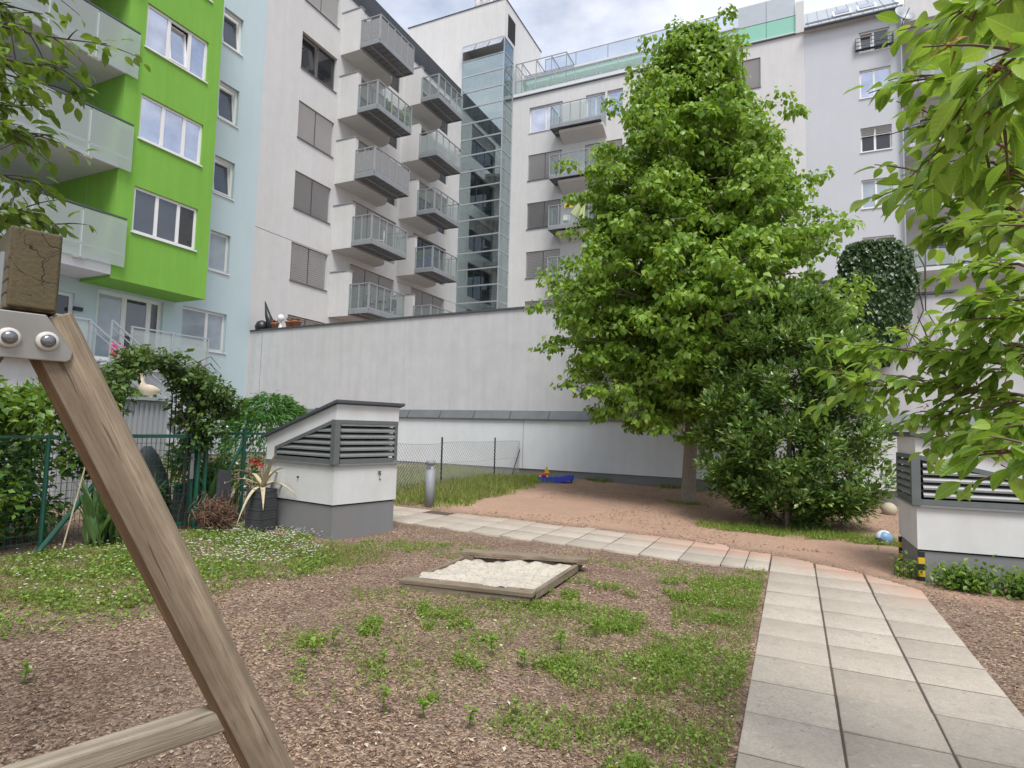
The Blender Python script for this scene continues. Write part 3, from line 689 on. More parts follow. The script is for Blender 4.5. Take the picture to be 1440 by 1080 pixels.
mb.build('inner_post', m_steel, core)
for i, (x, y, hh, rr_) in enumerate(((-20.6,36.4,1.3,.22),(-20.1,36.5,1.5,.2),(-19.6,36.6,1.1,.16),(-19.2,36.7,.7,.15))):
    c = thing('chimney_pipe', ['stout first chimney pipe at the left end of the row on the tower roof','tallest of the chimney pipes on the tower roof','slim chimney pipe right of the tallest on the tower roof','short rightmost chimney pipe on the tower roof'][i], 'chimney', (x,y,31.4), 'chimney pipes on the stair tower roof')
    mb = MB(); mb.lathe((x,y,31.44), [(rr_,0),(rr_,hh),(rr_*.8,hh+.02)], 12); mb.build('pipe', m_chim, c, True); mb = MB(); mb.lathe((x,y,31.45+hh), [(rr_*1.25,0),(rr_*1.25,.08),(rr_*.3,.2)], 12); mb.build('cap', m_roofm, c)
mb = MB(); mb.box(-24.9,-23.3,36.4,37.6,31.45,31.85); hb = thing('roof_hatch', 'low grey roof hatch on the left of the tower roof', 'hatch', (-24,37,31.4)); mb.build('curb', m_chim, hb); mb = MB(); mb.box(-25,-23.2,36.3,37.7,31.86,31.93); mb.build('lid', m_roofm, hb)

# --- far beige block behind the linden
FF = Fac((0,37,0), (1,0,0), (0,-1,0))
far = thing('apartment_building', 'beige apartment block with a glass roof terrace behind the big linden', 'building', (-9,37,0))
wt = [23.97-3.43*k for k in range(6)]
hA = [(-16.55,-14.08,t-1.83,t) for t in wt]; hB = [(-12.42,-9.9,t-2.35,t) for t in wt[:5]]
hB = [(-12.42,-11.1,t-2.5,t) for t in wt[:5]]+[(-10.95,-9.9,t-1.83,t) for t in wt[:5]]
hC = [(-7.2,-5.0,t-1.83,t) for t in wt[:5]]+[(-3.6,-1.6,t-1.83,t) for t in wt[:5]]
mb = MB(); FF.wall(mb, -17.86, .74, 0, 24.86, hA+hB+hC, .3); mb.quad(FF.P(-17.86,24.86), FF.P(.72,24.86), FF.P(.72,24.86,-12), FF.P(-17.86,24.86,-12))
mb.box(.3,.74,36.9,38.5,24.87,26.75); mb.build('wall', m_beige, far)
mb = MB(); FF.box(mb, -17.8, .3, 24.86, 24.93, -.3, .10, 0); FF.box(mb, -17.8, -2.84, 24.93, 25.16, -.3, .07, 1); FF.box(mb, -2.84, .3, 24.93, 25.0, -.3, .07, 1); mb.build('parapet', [m_dsteel, m_white], far)
for i, h in enumerate(hA):
    if i == 0: FF.window(far, h, (.5,), m_wframe, m_paneb, None, .16, .08)
    elif i == 2: FF.window(far, h, (.5,), m_bframe, m_pane2, (m_blindd,.98), .16, .06)
    else: FF.window(far, h, (.5,), m_bframe, m_pane2, (m_blind,1), .16, .06)
for i, h in enumerate(hB): FF.window(far, h, (.5,) if i < 5 else (), m_wframe if i in (0,5) else m_bframe, m_paneb if i in (0,5) else m_pane2, None if i in (0,5) else (m_blind,.9), .16, .08, sill=False)
for h in hC: FF.window(far, h, (.5,), m_bframe, m_pane2, (m_blind,1), .16, .06)
for k in range(5):
    zb = 21.55-3.43*k
    mb = MB(); P_ = [(-13.95,.001,0),(-10.95,.001,0),(-10.95,.9,.0),(-13.95,.9,.0)]
    mb.prism([FF.P(-13.95,zb-.75), FF.P(-13.95,zb-.12), FF.P(-13.95,zb-.12,.95), FF.P(-13.95,zb-.30,.95)], FF.u*3.0); mb.build('balcony_slab', m_beige, far)
    steel_balcony(far, FF, -14.45, -11.05, .02, 1.2, zb+.0, m_clear, 'both', .62, 1.5)
# set-back glass storey, terrace rail, frame
mb = MB(); mb.box(-17.85,.3,39.2,44,24.9,27.15); mb.box(-17.85,.3,38.6,44,27.16,27.36); tb = mb.build('attic', m_white, far)
FA = Fac((0,39.2,0), (1,0,0), (0,-1,0)); mb = MB(); gb = MB(); db = MB()
for i in range(11):
    u = -17.5+i*1.35; FA.box(gb, u+.1, u+1.25, 25.0, 26.7, .02, .035); FA.box(mb, u-.05, u+.1, 25.0, 26.75, .005, .06)
FA.box(mb, -17.6, -2.9, 26.75, 26.85, .005, .06); mb.build('window', m_wframe, tb); gb.build('glazing', m_paneb, tb)
mb = MB(); FA.box(mb, -17.6, -2.9, 26.86, 27.12, .02, .5); mb.build('eaves_band', plain('pale_eaves', (.60,.70,.67), .5, 0, .05, 2), tb)
rb = MB(); gb = MB(); railing(rb, gb, FF, -17.6, -2.9, 25.18, 26.1, 0, 1.5, .06, .04); rb.build('terrace_rail', m_roofm, far); gb.build('terrace_glass', glassy('terrace_pane', (.86,.94,.91), .22, .05, (.5,.62,.58)), far)
rb = MB(); FR = Fac((0,38.9,0), (1,0,0), (0,-1,0)); gb = MB(); railing(rb, gb, FR, -16.2, .2, 27.37, 28.5, 0, 2.3, .05, .05); rb.build('roof_rail', m_steel, far); gb.build('roof_glass', glassy('roof_pane', (.86,.9,.95), .10, .03, (.5,.55,.6)), far)
mb = MB()
for u in (-17.68,-17.2,-16.1,-14.97,-13.87):
    mb.bar(FF.P(u,25.16), FF.P(u,27.4), .05); mb.bar(FF.P(u,27.4), FF.P(u,27.4,-1.6), .05); mb.bar(FF.P(u,27.35), FF.P(u+.5,26.1,.0), .035)
for d in (0,-1.55): mb.bar(FF.P(-17.7,27.4,d), FF.P(-13.85,27.4,d), .05)
mb.build('pergola_frame', m_steel, far)
mb = MB(); FF.box(mb, -2.83, .28, 26.06, 27.36, -2, -.01, 0); FF.box(mb, -2.83, .28, 25.0, 26.02, -2, -.012, 1); FF.box(mb, -1.28, -1.26, 25.0, 27.36, -.005, .0, 2); mb.build('roof_box', [m_roofm, plain('mint_sheet', (.25,.52,.40), .35, 0, .05, 2), m_dsteel], far)
# --- grey-blue block on the right
gb_ = thing('apartment_building', 'plain pale grey house wall with a metal mansard, right of the linden', 'building', (3,37,0))
hG = [(3.48,4.95,b_,t_) for b_, t_ in ((22.9,24.1),(20.27,21.88),(17.2,18.57),(14.03,15.63),(10.8,12.42),(7.4,9.0))]
mb = MB(); FF.wall(mb, .745, 5.42, 0, 24.8, hG, .2); mb.quad(FF.P(5.42,0), FF.P(5.42,24.8), FF.P(5.42,24.8,-10), FF.P(5.42,0,-10)); mb.build('wall', m_greyb, gb_)
for i, h in enumerate(hG): FF.window(gb_, h, (.47,), m_wframe, [m_pane,m_paneb,m_pane2,m_panec,m_pane,m_pane][i], [None,None,(m_blindd,.35),None,None,None][i], .1, .08, open_i=0 if i == 0 else None)
mb = MB()
mb.prism([(.76,36.75,24.85),(.76,41.0,28.6),(.76,41.0,24.85)], (4.75,0,0)); rf = mb.build('roof', m_roofm, gb_)
def rp(x, t, off=0): n_ = Vector((0,-3.75,4.25)).normalized(); return Vector((x, 36.75+4.25*t, 24.85+3.75*t))+n_*off
mb = MB()
for i in range(9): mb.bar(rp(1.0+i*.55,.01,.02), rp(1.0+i*.55,.99,.02), .03, .05)
mb.build('seam', m_roofm, rf)
mb = MB()
for z_ in (.06,.12): mb.bar(rp(.8,z_,.2), rp(5.4,z_,.2), .03)
for i in range(7): mb.bar(rp(.95+i*.7,.06,.0), rp(.95+i*.7,.12,.22), .03)
mb.build('snow_guard', m_dsteel, rf)
mb = MB(); mb.tube([(.74,36.62,24.84),(5.5,36.62,24.84)], .09, 8); mb.build('gutter', m_dsteel, gb_)
for x in (2.3,3.55):
    mb = MB(); a, b_ = rp(x,.34), rp(x+.95,.34); mb.prism([rp(x,.30,.08), rp(x+.95,.30,.08), rp(x+.95,.48,.14), rp(x,.48,.14)], (0,0,.06)); sk = mb.build('skylight', m_wframe, rf)
    mb = MB(); mb.prism([rp(x+.1,.32,.16), rp(x+.85,.32,.16), rp(x+.85,.46,.21), rp(x+.1,.46,.21)], (0,0,.02)); mb.build('pane', m_paneb, sk)
mb = MB(); FF.box(mb, 3.3, 5.1, 23.0, 23.04, .02, .2); 
for k in range(4): FF.box(mb, 3.3, 5.1, 23.0+k*.22, 23.03+k*.22, .17, .2)
for u in (3.3, 5.07): FF.box(mb, u, u+.03, 23.0, 23.7, .0, .2)
mb.build('window_guard', m_dsteel, gb_)
mb = MB(); mb.tube([(5.43,36.85,24.8),(5.40,36.85,0)], .06, 8); mb.build('downpipe', m_steel, gb_)
ds = thing('satellite_dish', 'round grey satellite dish on the roof corner beside the metal mansard', 'dish', (5.5,36.4,24.6))
mb = MB(); prof = [(0.02,0),(.2,.03),(.42,.12),(.52,.2)]
D0 = MB(); D0.lathe((0,0,0), [(.02,0),(.22,.03),(.42,.11),(.54,.2),(.53,.215),(.2,.05),(.02,.02)], 24)
Mx = Matrix.Translation((5.45,36.3,24.05)) @ Matrix.Rotation(R(30), 4, 'Z') @ Matrix.Rotation(R(68), 4, 'X'); D0.v = [tuple(Mx @ Vector(p)) for p in D0.v]; D0.build('reflector', m_steel, ds, True)
mb = MB(); mb.bar((5.5,36.4,24.0), (5.5,36.95,23.7), .05); mb.bar((5.5,36.25,23.8), (5.7,35.8,24.15), .03); mb.build('arm', m_dsteel, ds)
# --- building with curved balconies at the far right
FX = Fac((0,39,0), (1,0,0), (0,-1,0)); rb_ = thing('apartment_building', 'pale house with projecting balconies behind the cherry branches at the right edge', 'building', (9,39,0))
hX = [(6.5+2.6*i,8.0+2.6*i,z,z+2.2) for i in range(3) for z in (10.6,14.0,17.4,20.8)]
mb = MB(); FX.wall(mb, 5.45, 16, 0, 26.5, hX, .3); mb.build('wall', m_beige, rb_)
for h in hX: FX.window(rb_, h, (.5,), m_wframe, m_pane2, None, .15, .09, sill=False)
for z in (6.9,10.3,13.7,17.1,20.5):
    mb = MB(); pl = [(5.5,39,z),(5.5,37.5,z),(5.75,37.0,z),(6.3,36.8,z),(12,36.8,z),(12,39,z)]; mb.prism(pl, (0,0,.2)); bo = mb.build('balcony', m_ceil, rb_)
    mb = MB()
    for (xa, ya), (xb, yb) in zip([(5.55,38.95),(5.55,37.5),(5.8,37.05),(6.3,36.87)], [(5.55,37.5),(5.8,37.05),(6.3,36.87),(12,36.87)]):
        mb.bar((xa,ya,z+1.2), (xb,yb,z+1.2), .05); mb.bar((xa,ya,z+.25), (xb,yb,z+.25), .03); mb.bar((xa,ya,z+.2), (xa,ya,z+1.2), .04)
    mb.build('railing', m_dsteel, bo)
    mb = MB()
    for (xa, ya), (xb, yb) in zip([(5.55,38.95),(5.55,37.5),(5.8,37.05),(6.3,36.87)], [(5.55,37.5),(5.8,37.05),(6.3,36.87),(12,36.87)]):
        mb.bar((xa,ya,z+.72), (xb,yb,z+.72), .012, .85)
    mb.build('railing_panel', m_frost, bo)
mb = MB(); mb.box(5.6,13,36.6,39,23.9,24.1); mb.box(5.6,13,36.6,36.7,24.1,25.6); mb.build('roof_terrace', m_beige, rb_)

# --- green and pale blue house on the left
gr = thing('apartment_building', 'pale blue house with a lime green projecting bay and glass balconies', 'building', (XB,13,0))
hb_ = [(16.17,17.12,z0,z1) for z0, z1 in ((17.1,18.65),(13.93,15.5),(10.8,12.35),(7.64,9.25))]; hg0 = [(15.2,17.17,4.38,5.97)]
hdr = [(12.08,14.42,3.55,5.93)]; hl = [(9.9,11.4,3.55,5.6)]
XL = -23.4; FL = Fac((XL,0,0), (0,1,0), (1,0,0))
mb = MB(); FB.wall(mb, 11.495, 18.299, -.3, 22, hb_+hg0+[(12.08,14.42,3.55,5.93)], .22); FB.wall(mb, -2, 11.495, -.3, 6.12, hl, .22); FL.wall(mb, -2, 11.52, 6.0, 22, [], .2); mb.build('wall', m_blue, gr)
for i, h in enumerate(hb_): FB.window(gr, h, (), m_wframe, [m_pane,m_pane,m_pane,m_panec][i], None, .14, .10, open_i=0 if i < 3 else None)
FB.window(gr, hg0[0], (.58,), m_wframe, m_panec, None, .14, .1)
FB.window(gr, hdr[0], (.42,.80), m_wframe, m_pane, None, .12, .13, sill=False, pms=(m_panec, m_pane, m_pane2)); FB.window(gr, hl[0], (.5,), m_wframe, m_pane2, None, .12, .1, sill=False)
FG = Fac((-19.5,0,0), (0,1,0), (1,0,0)); XG = -19.5
hgw = [(12.06,14.38,z,z+1.53) for z in (7.70,10.86,14.02,17.16)]
gm_ = MB(); FG.wall(gm_, 11.5, 14.9, 6.02, 20.4, hgw, .2)
gm_.quad((XG,14.9,6.02),(XB+.002,14.9,6.02),(XB+.002,14.9,20.4),(XG,14.9,20.4)); gm_.quad((XG,11.5,6.02),(XL+.002,11.5,6.02),(XL+.002,11.5,20.4),(XG,11.5,20.4)); gm_.quad((XG,11.5,6.02),(XG,14.9,6.02),(XB+.002,14.9,6.02),(XB+.002,11.5,6.02))
gm_.quad((XG,11.5,20.4),(XG,14.9,20.4),(XB,14.9,20.4),(XB,11.5,20.4))
bay = gm_.build('green_bay', m_green, gr)
for i, h in enumerate(hgw): FG.window(gr, h, (.36,.70), m_wframe, m_paneb, None, .07, .09, open_i=1 if i == 2 else None, pms=[(m_pane,m_pane,m_pane2),(m_paneb,)*3,(m_paneb,)*3,(m_paneb,)*3][i])
for k in range(5):
    z = 6.46+3.13*k       # slab underside
    mb = MB(); mb.box(XL+.01 if k else XB+.012,XG+.02,-1.5,11.49,z-(.34 if k == 0 else 0),z+.20); sl_ = mb.build('balcony', m_ceil, gr)
    FP = Fac((XG+.16,0,0), (0,1,0), (1,0,0)); pb = MB(); fb = MB()
    zp = z-.05; us = [11.82-1.32*i for i in range(10)]
    for i, u in enumerate(us):
        if i: FP.box(fb, u-.03, u+.03, zp, zp+1.45, -.05, -.012)
        if i < len(us)-1: FP.box(pb, us[i+1]+.012, u-.012, zp, zp+1.5, -.005, .007)
    FP.box(fb, us[-1], us[0], zp+.40, zp+.44, -.035, -.012)
    for u in us[1::2]: FP.box(fb, u-.16, u+.16, zp-.03, zp+.10, -.14, -.052)
    fb.build('railing_frame', m_wframe, sl_); pb.build('railing_panel', m_frost, sl_)
    hb2 = MB(); hb2.bar(FP.P(us[-1],zp+1.58,-.05), FP.P(us[0],zp+1.58,-.05), .05)
    for u in us[1:]: hb2.bar(FP.P(u,zp+1.44,-.03), FP.P(u,zp+1.58,-.05), .025)
    hb2.build('handrail', m_dsteel, sl_)
    if k < 4:
        for u in (9.2,6.0):
            lw = MB(); FL.box(lw, u, u+1.9, z+.3, z+2.6, .012, .06); lo = lw.build('balcony_door', m_wframe, gr)
            for t in (.1,1.0): lw = MB(); FL.box(lw, u+t, u+t+.8, z+.4, z+2.5, .061, .075); lw.build('pane', m_pane2, lo)
mb = MB()
for u in (7.9,3.9): mb.tube([(XG-.1,u,6.5),(XG-.1,u,20)], .06, 8)
mb.build('post', m_wframe, gr)
mb = MB(); FB.box(mb, 11.35, 11.6, 5.05, 5.17, .01, .14); mb.build('wall_lamp', m_black, gr)
# raised entrance terrace with stair
ter = thing('entrance_terrace', 'raised entrance landing with glass railings and a steel stair at the pale blue house', 'terrace', (-20,12,0))
mb = MB(); mb.box(XB+.02,-19.45,8,15.1,3.2,3.5); mb.box(XB+.02,-19.8,8.2,15.0,0,3.2); mb.build('landing', m_white, ter)
FTt = Fac((-19.4,0,0), (0,1,0), (1,0,0))
for ya_, yb_, st_ in ((7.5,10.95,1.1),(12.25,15.05,1.3)):
    rb = MB(); gb = MB(); railing(rb, gb, FTt, ya_, yb_, 3.4, 4.55, 0, st_, .06, .05); rb.build('railing', m_roofm, ter); gb.build('railing_panel', m_frost, ter)
mb = MB()
for x in (-19.3,-18.3):
    mb.bar((x,10.95,3.35), (x,15.3,.25), .08, .25); mb.bar((x,10.95,4.5), (x,15.3,1.4), .05); mb.bar((x,10.95,4.3), (x,15.3,1.2), .03)
    for t in range(6): mb.bar((x,10.95+t*.87,3.35-.62*t), (x,10.95+t*.87,4.5-.62*t), .035)
for t in range(17): mb.box(-19.3,-18.3,10.95+t*.256,11.2+t*.256,3.28-.182*t,3.32-.182*t)
mb.build('stair', m_roofm, ter)
pp = thing('flower_pot', 'pot of pink flowers on the entrance landing under the green bay', 'flower pot', (-19.7,11.95,3.5))
mb = MB(); mb.lathe((-19.7,11.95,3.5), [(.10,0),(.15,.22),(.16,.24)], 12); mb.build('pot', m_pink, pp, True)
n = 160; P = rng.normal(size=(n,3))*[.10,.10,.09]+[-19.7,11.95,3.86]; leaves('blossom', P, rdir(n), rdir(n,.5), .07, T_small, m_pink, pp)

# ------------------------------------------------------------------ long wall
wa = R(4.0); WU = Vector((math.cos(wa), -math.sin(wa), 0)); WN = Vector((-math.sin(wa), -math.cos(wa), 0))
FW_ = Fac((-2.79,17.0,0), WU, WN)
wall = thing('courtyard_wall', 'long two-tier grey and white wall with a metal ledge behind the trees', 'wall', (-2.79,17,0))
u0, u1, us = -18.36, 14, 5.35
mb = MB(); FW_.box(mb, u0, us, 2.12, 5.46, -.45, -.12, 0); FW_.box(mb, us, u1, 2.12, 4.98, -.45, -.13, 0); mb.build('upper_wall', m_conc, wall)
mb = MB(); FW_.box(mb, u0, u1, .36, 1.87, -.45, -.0, 0); mb.build('lower_wall', m_white, wall)
mb = MB(); FW_.box(mb, u0, u1, -.3, .35, -.45, -.025, 0); mb.build('plinth', m_plinth, wall)
mb = MB(); mb.prism([FW_.P(u0,1.88,.03), FW_.P(u0,1.90,.05), FW_.P(u0,2.14,-.10), FW_.P(u0,2.17,-.118), FW_.P(u0,2.17,-.16), FW_.P(u0,1.88,-.16)], WU*(u1-u0)); fl = mb.build('flashing', m_flash, wall)
mb = MB()
for i in range(24):
    u = u0+.6+i*1.37; mb.bar(FW_.P(u,1.91,.056), FW_.P(u,2.14,-.092), .03, .012)
mb.bar(FW_.P(u0,1.885,.05), FW_.P(u1,1.885,.05), .03); mb.build('seam', m_dsteel, fl)
mb = MB(); FW_.box(mb, u0, us+.03, 5.46, 5.52, -.49, -.07); FW_.box(mb, us, u1, 4.985, 5.04, -.49, -.07); mb.build('coping', m_dsteel, wall)
mb = MB()
for u in (-4.93, .15, 3.6): FW_.box(mb, u-.006, u+.006, .36, 1.87, -.01, .002)
for u in (u0+.75, 3.1): FW_.box(mb, u-.007, u+.007, 2.2, 5.4, -.13, -.1175)
FW_.box(mb, u0, u1, .351, .359, -.03, .003); mb.build('joint', m_dsteel, wall)
# things on top of the wall at its left end
tp = FW_.P(-17.7,5.52,-.28)
for i, (u, r, lab) in enumerate(((-17.05,.16,'small terracotta pot next to the folded parasol on the wall top'),(-16.1,.22,'broad terracotta pot on the wall top by the beige house'),(-15.75,.20,'rightmost terracotta pot on the wall top by the beige house'))):
    p = FW_.P(u,5.52,-.28); t = thing('plant_pot', lab, 'plant pot', p, 'terracotta pots on the wall top'); mb = MB(); mb.lathe(p, [(r*.7,0),(r*.95,.2),(r,.2),(r,.25),(r*.88,.25),(r*.8,.1)], 14); mb.build('pot', m_terra, t, True)
    n = 60; leaves('plant', rng.normal(size=(n,3))*[r*.5,r*.5,.05]+[p.x,p.y,p.z+.27], rdir(n,.6), rdir(n,.3), .10, T_oval, [m_dry, L_ros][i % 2], t)
t = thing('wall_lantern', 'small white lantern between the pots on the wall top', 'lantern', FW_.P(-16.7,5.52,-.28)); p = FW_.P(-16.7,5.52,-.28)
mb = MB(); mb.lathe(p, [(.09,0),(.09,.03),(.05,.05),(.05,.3),(.12,.34),(.14,.5),(.1,.55),(.02,.6)], 10); mb.build('body', m_wframe, t, True)
t = thing('folded_parasol', 'dark folded parasol leaning on the pale blue house at the wall end', 'parasol', tp)
mb = MB(); mb.tube([tp+Vector((.5,0,0)), tp+Vector((.15,.02,.6)), tp+Vector((-.1,.05,1.25))], [.20,.13,.02], 8); mb.build('canopy', m_black, t, True); mb = MB(); mb.tube([tp+Vector((.5,0,.0)), tp+Vector((.75,-.02,.02))], .03, 6); mb.build('pole', m_dsteel, t)
t = thing('storage_bag', 'black bag lying on the wall top beside the folded parasol', 'bag', tp); mb = MB(); mb.lathe(tp+Vector((-.15,0,0)), [(.26,0),(.30,.15),(.22,.34),(.05,.42)], 10); mb.build('bag', m_black, t, True)

# ------------------------------------------------------------------ ventilation shafts
def duct(label, corner, a_dir, b_dir, la, lb, zb, zp, zl, zt_low, zt_high, mirror, yl):
    """corner: the near front corner; a: along the long sloped face, b: along the short face"""
    a = Vector((*a_dir,0)).normalized(); b = Vector((*b_dir,0)).normalized(); o = Vector((*corner,0))
    def P(s, t, z): p = o+a*s+b*t; return Vector((p.x, p.y, z))
    t_ = thing('ventilation_shaft', label, 'ventilation shaft', (o.x,o.y,zb), 'louvred ventilation shafts by the path')
    mb = MB(); mb.prism([P(0,0,zb-.2),P(la,0,zb-.2),P(la,lb,zb-.2),P(0,lb,zb-.2)], (0,0,zp-zb+.2)); mb.build('plinth', m_plinth, t_)
    e = -.018
    mb = MB(); mb.prism([P(e,e,zp+.02),P(la-e,e,zp+.02),P(la-e,lb-e,zp+.02),P(e,lb-e,zp+.02)], (0,0,zl-zp-.02)); mb.build('base_wall', m_duct, t_)
    mb = MB(); mb.prism([P(.01,.01,zp),P(la-.01,.01,zp),P(la-.01,lb-.01,zp),P(.01,lb-.01,zp)], (0,0,.02)); mb.build('shadow_joint', m_dark, t_)
    # upper body: corner frame leaving the louvre recesses
    zt = lambda s: zt_high+(zt_low-zt_high)*s/la
    ls0, ls1 = .07, la-.20; lt0, lt1 = .07, lb-.05
    loz = lambda s: zt(s)-.21
    up = MB()
    up.prism([P(.12,.12,zl), P(la-.02,.12,zl), P(la-.02,.12,zt(la)-.05), P(.12,.12,zt(.12)-.05)], b*(lb-.14)); up.build('core', m_dark, t_)
    up = MB()
    up.prism([P(e,e,loz(0)), P(ls1+.0,e,loz(ls1)), P(ls1,e,zl), P(la-e,e,zl), P(la-e,e,zt(la)), P(e,e,zt(0))], b*.119)          # front face with the sloped top band
    up.prism([P(e,.101,loz(0)), P(e,lb-e,loz(0)), P(e,lb-e,zt(0)), P(e,.101,zt(0))], a*.139)
    up.prism([P(la-.1,.1,zl), P(la-e,.1,zl), P(la-e,.1,zt(la)), P(la-.1,.1,zt(la-.1))], b*(lb-.1)); up.build('upper_wall', m_duct, t_)
    fr = MB()
    def strip(p, q, w, h, nrm): fr.bar(p, q, w, h, up=nrm)
    n1 = -b; n2 = -a
    fr.bar(P(-.025,-.025,zl+.02), P(-.025,-.025,loz(0)+.005), .085, .085, up=n1)
    strip(P(.02,-.012,loz(0)-.02), P(ls1,-.012,loz(ls1)-.02), .05, .05, n1); strip(P(ls1-.02,-.012,zl+.05), P(ls1-.02,-.012,loz(ls1)-.01), .05, .05, n1)
    strip(P(-.012,.02,loz(0)-.02), P(-.012,lb-.0,loz(0)-.02), .05, .05, n2); strip(P(-.012,lb-.03,zl+.05), P(-.012,lb-.03,loz(0)-.04), .05, .05, n2)
    strip(P(0,-.01,zl+.055), P(ls1,-.01,zl+.055), .06, .05, n1); strip(P(-.01,.05,zl+.055), P(-.01,lb-.06,zl+.055), .06, .05, n2)
    fr.build('louvre_frame', m_lframe, t_)
    sl_ = MB(); z = zl+.11; i = 0
    while z < loz(0)-.06:
        smax = ls1-.05
        if loz(smax) < z+.05: smax = (z+.05+.21-zt_high)/((zt_low-zt_high)/la)
        if smax > .12:
            sl_.prism([P(.05,-.035,z), P(.05,-.035,z+.022), P(.05,-.01,z+.05), P(.05,.07,z+.075), P(.05,.07,z+.062), P(.05,-.015,z+.03)], a*(smax-.05))
        sl_.prism([P(-.035,.05,z), P(-.035,.05,z+.022), P(-.01,.05,z+.05), P(.07,.05,z+.075), P(.07,.05,z+.062), P(-.015,.05,z+.03)], b*(lb-.075))
        z += .083
    sl_.build('louvre_slats', m_slat, t_)
    mb = MB(); x = .055
    mb.prism([P(-x,-x,zl), P(la+.03,-x,zl), P(la+.03,-.0,zl), P(-.0,-.0,zl), P(-.0,lb+.03,zl), P(-x,lb+.03,zl)], (0,0,.022)); mb.build('ledge', m_slat, t_)
    mb = MB(); o_ = .075
    mb.prism([P(-o_,-o_,zt(-o_)), P(la+o_,-o_,zt(la+o_)), P(la+o_,-o_,zt(la+o_)+.036), P(-o_,-o_,zt(-o_)+.036)], b*(lb+2*o_)); rf_ = mb.build('roof', m_dsteel, t_)
    mb = MB()
    for s in (.35,.75): mb.bar(P(s,-o_,zt(s)+.045), P(s,lb+o_,zt(s)+.045), .02, .03)
    mb.build('seam', m_flash, rf_)
    for (s, t) in yl:
        sb = MB(); zz = zb-.05; k = 0; x = .006
        while zz < zp-.03:
            z2 = min(zz+.07, zp-.01); mi = k % 2
            pp_ = P(s, t, zz)
            sb.obox((pp_.x, pp_.y, (zz+z2)/2), a*(.018 if not mirror else .03), b*(.018 if not mirror else .03), (0,0,(z2-zz)/2), mi); zz = z2; k += 1
        sb.build('hazard_strip', [m_yel, m_black], t_)
    return t_, P
m_yel = plain('hazard_yellow', (.62,.40,.02), .5, 0, .15, 20)
d1, PD = duct('left white ventilation shaft with grey louvres and a tap, beside the slate planter', (-5.46,6.22), (-.93,.16), (.23,.97), 1.48, 1.03, .09, .52, 1.05, 1.40, 1.86, False, [(.02,1.01)])
pt = PD(0, .72, .93); mb = MB(); n_ = Vector((.95,-.2,0)).normalized(); mb.tube([pt, pt+n_*.05, pt+n_*.055+Vector((.0,0,-.035))], .009, 8); mb.bar(pt+n_*.035+Vector((0,-.03,.02)), pt+n_*.035+Vector((0,.03,.02)), .01); mb.build('tap', m_black, d1)
mb = MB(); mb.tube([PD(.72,-.02,.86), PD(.72,-.045,.86)], .012, 8); mb.build('drain_hole', m_black, d1)
mb = MB(); mb.tube([PD(0,.74,.84)+n_*.019, PD(0,.74,.84)+n_*.03], .01, 8); mb.build('bolt_hole', m_black, d1)
duct('right white ventilation shaft with grey louvres, half covered by cherry branches', (1.26,8.13), (1,.09), (-.02,1), 2.6, 1.1, -.02, .35, .84, 1.02, 1.62, True, [(.02,.02),(-.0,1.08)])

# ------------------------------------------------------------------ bollard light, wire fence, toys
b_ = thing('bollard_light', 'grey bollard light with an angled lamp mouth beside the path', 'bollard', (-6.02,9.42,.1))
mb = MB(); x, y = -6.02, 9.42; mb.lathe((x,y,.08), [(.085,0),(.085,.74)], 20); mb.build('post', m_zinc, b_, True)
mb = MB(); mb.lathe((x,y,.9), [(.085,0),(.085,.075)], 20); mb.build('head', m_zinc, b_, True)
mb = MB(); 
for k in range(9):
    a_ = math.pi*(.15+.1*k)+R(130); mb.bar((x+.078*math.cos(a_), y+.078*math.sin(a_), .82), (x+.078*math.cos(a_), y+.078*math.sin(a_), .90), .03, .01)
mb.build('rear_shell', m_zinc, b_)
mb = MB(); mb.lathe((x,y,.82), [(.07,0),(.05,.05),(.03,.08)], 16); mb.build('reflector', m_wframe, b_, True)
XF = -7.82
wf = thing('wire_fence', 'low chain-link fence with thin dark posts in front of the white wall', 'fence', (XF,12,.1))
fz = lambda y: .155
posts = [(7.7,1.33),(10.2,1.33),(12.71,1.34),(15.61,1.32),(17.55,1.28)]
for y, zt_ in posts: mb = MB(); mb.tube([(XF,y,.0),(XF,y,zt_)], .022, 8); mb.build('post', m_black, wf)
mb = MB(); mb.tube([(XF,17.5,1.15),(XF,16.8,.15)], .016, 6); mb.build('brace', m_black, wf); mb = MB(); mb.tube([(XF,7.75,1.2),(XF,9.1,.12)], .018, 6); mb.build('brace', m_black, wf)
mb = MB(); H_ = 1.05; c = .105; y = 7.7-H_
sag = lambda y: -.05*math.sin(math.pi*((y-7.7) % 2.9)/2.9)*(1 if 10.2 < y < 12.7 else .3)
while y < 17.55:
    for s_ in (1, -1):
        ya, yb = (y, y+H_) if s_ > 0 else (y+H_, y); za, zb_ = .18, .18+H_
        # clip to fence ends
        pa = Vector((XF, ya, za)); pb_ = Vector((XF, yb, zb_)); lo, hi = 7.7, 17.55
        def clip(p, q):
            if p.y < lo: p = p.lerp(q, (lo-p.y)/(q.y-p.y)) if q.y != p.y else p
            if p.y > hi: p = p.lerp(q, (hi-p.y)/(q.y-p.y))
            return p
        if max(ya, yb) > lo and min(ya, yb) < hi:
            p2, q2 = clip(pa, pb_), clip(pb_, pa); p2.z += sag(p2.y); q2.z += sag(q2.y); mb.tube([p2, q2], .0048, 3, cap=False)
    y += c
for z in (.2, .7, 1.22): mb.tube([(XF,yy,z+sag(yy)) for yy in np.linspace(7.7,17.55,24)], .003, 4, cap=False)
mb.build('mesh', m_wire, wf)
